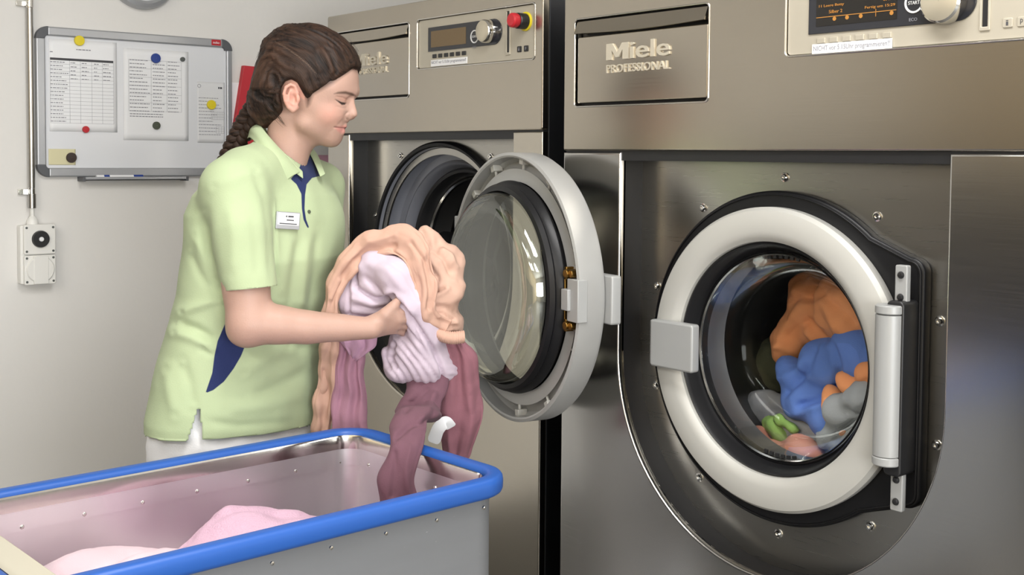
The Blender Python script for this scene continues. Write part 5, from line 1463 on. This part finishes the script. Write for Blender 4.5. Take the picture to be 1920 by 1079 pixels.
heap('body', SALMON2, [('e', q(820, 492, .025), (.046, .040, .05)), ('c', [q(795, 436, .015), q(812, 452, .02), q(838, 478, .02), q(850, 500, .02)], [.013, .020, .022, .022]), ('e', q(832, 548, .035), (.042, .050, .055)), ('e', q(826, 600, .035), (.046, .036, .055)), ('e', q(790, 470, .03), (.026, .03, .03))],
     step=.004, noise=.006, nscale=55, seed=8,
     folds=[([(788, 556), (800, 545), (818, 548), (832, 540)], -.010, 4), ([(800, 556), (822, 552), (840, 540)], .006, 5), ([(806, 500), (820, 520), (812, 545)], -.007, 4), ([(815, 470), (832, 486), (845, 510)], -.007, 4), ([(830, 466), (846, 476), (856, 500)], .006, 5),
            ([(812, 450), (806, 480), (816, 505)], .005, 6), ([(800, 585), (828, 590), (856, 600)], -.008, 4), ([(798, 600), (824, 612), (858, 614)], -.008, 4), ([(805, 574), (835, 578), (862, 588)], -.006, 4), ([(790, 430), (800, 448), (808, 470)], -.006, 4), ([(800, 520), (790, 545), (795, 575)], .005, 5)], parent=g2)
cu_ = MB(); cpath = spline([q(806, 612, .085), q(822, 627, .095), q(845, 634, .09), q(870, 632, .075)], 60); P = []
for i, p in enumerate(cpath):
    row = []
    for kx in range(24):
        a_ = 2*PI*kx/24; rr_ = (.0125+.0010*math.sin(i*2.1))
        row.append(to_world(p+np.array([.2*rr_*math.cos(a_), rr_*math.sin(a_), rr_*1.1*math.cos(a_)])))
    P.append(row)
cu_.grid(np.array(P), closed_u=True); cu_.f.append(tuple(range(23, -1, -1))); cu_.f.append(tuple(range(60*24, 61*24)))
plabel(cu_.build('ribbed_cuff', SALMON, g2, smooth=180), 'ribbed cuff')

# mauve top crumpled inside the fold, pink cloth hanging in front of the machine
g3 = garment('mauve_top', 'crumpled mauve top peeping out between the salmon jumper and the lavender sheet', 'washing', q(757, 510, .06), None)
heap('crumpled_cloth', MAUVE, [('e', q(757, 490, .055), (.036, .026, .035)), ('e', q(735, 478, .045), (.03, .018, .03))], step=.0035, noise=.007, nscale=70, seed=12,
     folds=[([(745, 485), (760, 492), (775, 500)], -.009, 4), ([(750, 496), (764, 504), (778, 512)], -.006, 3), ([(742, 478), (764, 480), (780, 492)], .006, 4)], parent=g3)
g4 = garment('pillowcase', 'dusty pink cloth hanging straight down behind the forearm to the cart rim', 'washing', q(655, 800, .03), None)
strip('hanging_cloth', PINKH, [q(655, 815, .030), q(655, 745, .035), q(656, 690, .042), q(658, 645, .05), q(662, 605, .045)], [.036, .036, .030, .026, .028], [.012, .014, .016, .016, .012], nf=2.2, amp=.009, parent=g4, n=80, seed=15, twist=.4)
strip('folded_corner', fabric('pale_mauve_cotton', srgb(190, 150, 174)), [q(668, 625, .075), q(670, 645, .08), q(668, 662, .072), q(664, 672, .06)], [.034, .032, .016, .005], [.012, .012, .010, .005], nf=2.5, amp=.006, parent=g4, n=40, seed=16)

# old-rose garment hanging between cart and machine, with its white tag
g5 = garment('rose_trousers', 'old rose garment hanging under the open door, with a white tag', 'washing', q(860, 840, .0), None)
strip('trouser_leg', ROSE, [q(856, 862, -.02), q(858, 825, .0), q(860, 775, .012), q(862, 725, .02), q(858, 685, .03), q(848, 655, .035), q(836, 635, .03)], [.022, .034, .048, .050, .040, .030, .024], [.010, .016, .020, .022, .022, .020, .014], nf=2.2, amp=.011, parent=g5, n=120, seed=21, twist=.6, side=(1, 0, 0), crump=.003, cs=55)
tg = strip('care_tag', TAGM, [q(812, 832, .045), q(822, 806, .06), q(836, 792, .062), q(846, 803, .052)], [.013, .013, .012, .012], [.0005]*4, nf=.5, amp=.0008, parent=g5, n=30, k=20, seed=22, noise=.0004, crump=0.)
plabel(tg, 'white care tag')
# dusky mauve leg falling over the rim into the cart
g6 = garment('leggings', 'dusky mauve trouser leg falling over the blue rim into the cart', 'washing', q(748, 940, .22), None)
def zplane(px, py, z):
    k = AXF+AXR*(px-960)/CAMP[0]+AXU*(CAMP[4]-py)/CAMP[0]
    return CC+k*(z-CC[2])/k[2]
rp = BASIS@(zplane(757, 838, RZ)-ORG)          # where the leg crosses the rim
up_ = np.array([0, 1., 0]); inn = np.array([.0, 0, .03])
strip('trouser_leg', DMAUVE, [rp+inn*1.0+np.array([-.006, -.115, .012]), rp+inn+np.array([-.006, -.085, .012]), rp+inn+np.array([-.008, -.045, .012]), rp+inn*.9+up_*.002, rp+up_*.030+np.array([.004, 0, -.004]), rp+np.array([.016, .045, -.045]), q(788, 775, .12), q(797, 750, .085), q(801, 720, .06), q(803, 690, .04)],
      [.029, .030, .031, .031, .033, .038, .041, .042, .040, .036], [.010, .012, .013, .013, .012, .014, .015, .016, .018, .018], nf=.9, amp=.006, parent=g6, n=140, k=64, seed=25, twist=.35, noise=.004, side=(1, 0, 0), crump=.0035, cs=50,
      folds=[([(735, 930), (742, 880), (740, 850)], -.005, 5), ([(768, 930), (760, 880), (768, 840)], .005, 6), ([(742, 820), (770, 800), (800, 790)], -.007, 5), ([(760, 770), (780, 750), (800, 730)], -.006, 5), ([(770, 810), (800, 775), (815, 740)], .006, 7)])

# washing in the cart
cz_ = lambda x, y, z: np.array((CM @ Vector((x, y, z)))[:])
def in_cart(W):
    L_ = np.array(CM.inverted()); P = W@L_[:3, :3].T+L_[:3, 3]
    P[:, 0] = np.clip(P[:, 0], -HW+.018, HW-.018); P[:, 1] = np.clip(P[:, 1], -HL+.018, HL-.018); P[:, 2] = np.maximum(P[:, 2], -.596)
    M_ = np.array(CM); return P@M_[:3, :3].T+M_[:3, 3]
g7 = thing('bed_linen', 'pale pink sheet heaped in the cart under the pink towel', 'washing', tuple(cz_(0, -.05, -.59)), 0, None)
heap('heaped_cloth', PALE, [('e', cz_(-.01, -.10, -.43), (.19, .27, .185)), ('e', cz_(0, .05, -.47), (.18, .24, .155)), ('e', cz_(-.03, -.16, -.30), (.13, .10, .062)), ('e', cz_(-.08, -.24, -.30), (.08, .07, .05))], step=.007, noise=.010, nscale=26, seed=31, frame=False, k=.05, post=in_cart, parent=g7,
     folds=[([(150, 1075), (240, 1030), (330, 1010), (470, 975)], -.008, 9), ([(180, 1079), (300, 1035), (420, 1000)], .008, 12)])
g8 = thing('towel', 'baby pink terry towel crumpled on top of the heap in the cart', 'washing', tuple(cz_(.0, .09, -.34)), 0, None)
heap('crumpled_towel', BABY, [('e', cz_(-.015, .085, -.315), (.11, .115, .10)), ('e', cz_(-.03, .19, -.325), (.09, .09, .062)), ('e', cz_(-.02, -.01, -.325), (.10, .09, .085)), ('e', cz_(-.04, .05, -.255), (.05, .06, .04))], step=.005, noise=.010, nscale=36, seed=37, frame=False, k=.04, post=in_cart, parent=g8,
     folds=[([(335, 1000), (380, 968), (430, 958)], .008, 8), ([(400, 975), (450, 955), (520, 950)], -.008, 6), ([(520, 950), (560, 965), (600, 968)], -.008, 6), ([(480, 945), (530, 948), (560, 960)], .008, 7)])

# dark washing still in the left drum
gb = thing('dark_clothing', 'black clothing left in the drum of the open washer', 'washing', tuple(yplane(830, 500, .36)), 0, None)
heap('crumpled_cloth', BLACKC, [('e', yplane(835, 470, .36), (.10, .09, .06)), ('e', yplane(800, 470, .33), (.05, .07, .05)), ('e', yplane(860, 520, .34), (.12, .08, .09)), ('e', yplane(800, 560, .36), (.10, .06, .10))], step=.006, noise=.014, nscale=40, seed=41, frame=False, k=.03, parent=gb)

# colourful washing behind the glass of the right machine
def lump(label, m, blobs, folds=(), noise=.010, seed=1, ns=38, name='garment', stripes=()):
    c0 = np.mean([yplane(b[0], b[1], b[2]) for b in blobs], 0)
    t_ = thing(name, label, 'washing', tuple(c0), 0, 'washing in the right drum')
    RY = np.array([[1, 0, 0], [0, 1, 0], [0, 0, 1.]])
    adds = []
    for b in blobs:
        a = math.radians(b[6] if len(b) > 6 else 0); R_ = np.array([[math.cos(a), 0, math.sin(a)], [0, 1, 0], [-math.sin(a), 0, math.cos(a)]])
        adds.append(('e', yplane(b[0], b[1], b[2]), (b[3], b[4], b[5]), R_))
    return heap('crumpled_cloth', m, adds, step=.0042, noise=noise, nscale=ns, seed=seed, frame=False, k=.02, parent=t_, folds=folds, stripes=stripes)
lump('orange cloth at the top of the drum behind the right glass', ORANGE, [(1540, 590, .30, .085, .04, .075), (1600, 580, .25, .085, .05, .07), (1480, 640, .30, .035, .03, .06), (1520, 545, .32, .06, .03, .04)], [([(1450, 670), (1480, 600), (1500, 560)], .006, 8), ([(1470, 640), (1510, 605), (1560, 640)], -.012, 9), ([(1480, 560), (1540, 555), (1600, 600)], -.008, 8), ([(1540, 560), (1570, 610), (1620, 640)], .007, 9), ([(1460, 650), (1500, 615), (1540, 650)], .008, 6)], seed=61)
lump('blue shirt bunched in the middle of the drum behind the right glass', BLUEC, [(1560, 690, .235, .075, .045, .055, -10), (1610, 665, .215, .06, .04, .045), (1490, 705, .25, .055, .04, .035, -25), (1510, 750, .235, .06, .035, .045), (1550, 780, .225, .035, .03, .045)], [([(1440, 720), (1500, 690), (1560, 640)], .006, 9), ([(1470, 735), (1510, 700), (1530, 660)], -.010, 7), ([(1500, 760), (1570, 735), (1630, 700)], -.012, 7), ([(1560, 640), (1575, 690), (1560, 740)], -.010, 6), ([(1580, 720), (1620, 690), (1640, 650)], .006, 8), ([(1480, 780), (1540, 760), (1580, 740)], .006, 8)], noise=.007, seed=62)
lump('light grey cotton piece at the lower right of the right drum', GREYC, [(1600, 785, .195, .06, .03, .045, -30), (1630, 755, .185, .04, .03, .04), (1565, 820, .20, .05, .025, .03)], [([(1560, 830), (1600, 790), (1640, 750)], -.008, 6), ([(1575, 845), (1615, 805), (1645, 780)], .006, 6), ([(1590, 770), (1620, 790), (1640, 800)], -.006, 5)], seed=63, ns=50)
lump('narrow orange strip lying between the blue shirt and the grey piece', PEACH if False else ORANGE, [(1570, 770, .20, .022, .025, .05, 25), (1600, 725, .19, .04, .022, .018, -25), (1635, 705, .18, .03, .022, .022)], [([(1550, 800), (1580, 750), (1630, 710)], -.006, 5)], noise=.005, seed=64)
lump('light green scrap low in the right drum', GREENC, [(1450, 806, .235, .030, .014, .014, -20), (1478, 798, .225, .028, .012, .012, -25)], noise=.013, ns=60, seed=65)
lump('peach cloth at the bottom of the right drum', PEACH, [(1470, 835, .215, .06, .03, .02, 18), (1510, 850, .20, .035, .03, .018, 5), (1430, 815, .235, .02, .02, .015)], [([(1420, 820), (1470, 840), (1530, 855)], .005, 5)], noise=.011, ns=55, seed=66)
lump('olive cloth at the far left of the right drum', OLIVE, [(1415, 650, .40, .04, .04, .05, 35), (1440, 690, .38, .05, .04, .06)], noise=.012, ns=45, seed=67)
lump('white cloth tucked beside the blue shirt low in the right drum', fabric('offwhite_cotton', srgb(176, 178, 184)), [(1490, 810, .25, .06, .03, .03), (1440, 770, .30, .05, .03, .04)], noise=.013, ns=48, seed=68)
# ------------------------------------------------------------------ lamps, fill light, camera
LAMPM = mat('lamp_diffuser', (.9, .9, .9, 1), .5, emit=(1, .97, .92, 1), estr=3.)
def lamp(x, y, e, sx=1.3, sy=.34, label=''):
    t = thing('ceiling_lamp', label, 'lamp', (x, y, 1.62), 0, 'ceiling lamps')
    MB().box((x-sx/2-.02, y-sy/2-.02, 1.575), (x+sx/2+.02, y+sy/2+.02, 1.619)).build('housing', PAPER, t, smooth=0)
    MB().box((x-sx/2, y-sy/2, 1.568), (x+sx/2, y+sy/2, 1.5745)).build('diffuser', LAMPM, t, smooth=0)
    l = bpy.data.lights.new('lamp_light', 'AREA'); l.shape = 'RECTANGLE'; l.size = sx; l.size_y = sy; l.energy = e; l.color = (1, .99, .975)
    o = bpy.data.objects.new('lamp_light', l); COL.objects.link(o); o.location = (x, y, 1.56)
lamp(-.3, -2.6, 14, label='long white ceiling lamp nearest the left wall')
lamp(.5, -.75, 38, label='added ceiling lamp nearest the washing machines, unseen, brightening the shirt front')  # extra unseen lamp, added to brighten the front of the shirt
lamp(2.2, -1.6, 20, label='long white ceiling lamp on the right side of the room')
lamp(1.2, -3.3, 62, label='long white ceiling lamp near the front wall')
# added fill light at the right wall, where no window is built
l = bpy.data.lights.new('fill_light', 'AREA'); l.shape = 'RECTANGLE'; l.size = 2.8; l.size_y = 1.5; l.energy = 230; l.color = (.96, .98, 1)
o = bpy.data.objects.new('fill_light', l); COL.objects.link(o); o.location = (4.87, -2.4, .3); o.rotation_euler = (PI/2, 0, PI/2)
w = bpy.data.worlds.new('world'); S.world = w; w.use_nodes = True
w.node_tree.nodes['Background'].inputs[0].default_value = (.9, .95, 1, 1); w.node_tree.nodes['Background'].inputs[1].default_value = .3

cam = bpy.data.cameras.new('camera'); co = bpy.data.objects.new('camera', cam); COL.objects.link(co)
F_, yaw, pitch, roll, ppy = CAMP
cam.sensor_width = 36; cam.lens = F_*36/1920; cam.clip_start = .02
cam.shift_y = (ppy-539.5)/1920
fwd = Vector((-math.sin(yaw)*math.cos(pitch), math.cos(yaw)*math.cos(pitch), -math.sin(pitch)))
r0 = Vector((math.cos(yaw), math.sin(yaw), 0)); u0 = r0.cross(fwd)
r2 = r0*math.cos(roll)+u0*math.sin(roll); u2 = -r0*math.sin(roll)+u0*math.cos(roll)
co.matrix_world = Matrix(((r2.x, u2.x, -fwd.x, CAMC[0]), (r2.y, u2.y, -fwd.y, CAMC[1]), (r2.z, u2.z, -fwd.z, CAMC[2]), (0, 0, 0, 1)))
S.camera = co
# lift the whole place so that the floor lies at z = 0
for ob in list(COL.objects):
    if ob.parent is None: ob.location.z += ZF
S.view_settings.view_transform = 'Standard'; S.view_settings.look = 'None'
S.view_settings.exposure = -.24; S.view_settings.gamma = 1; S.view_settings.use_curve_mapping = False
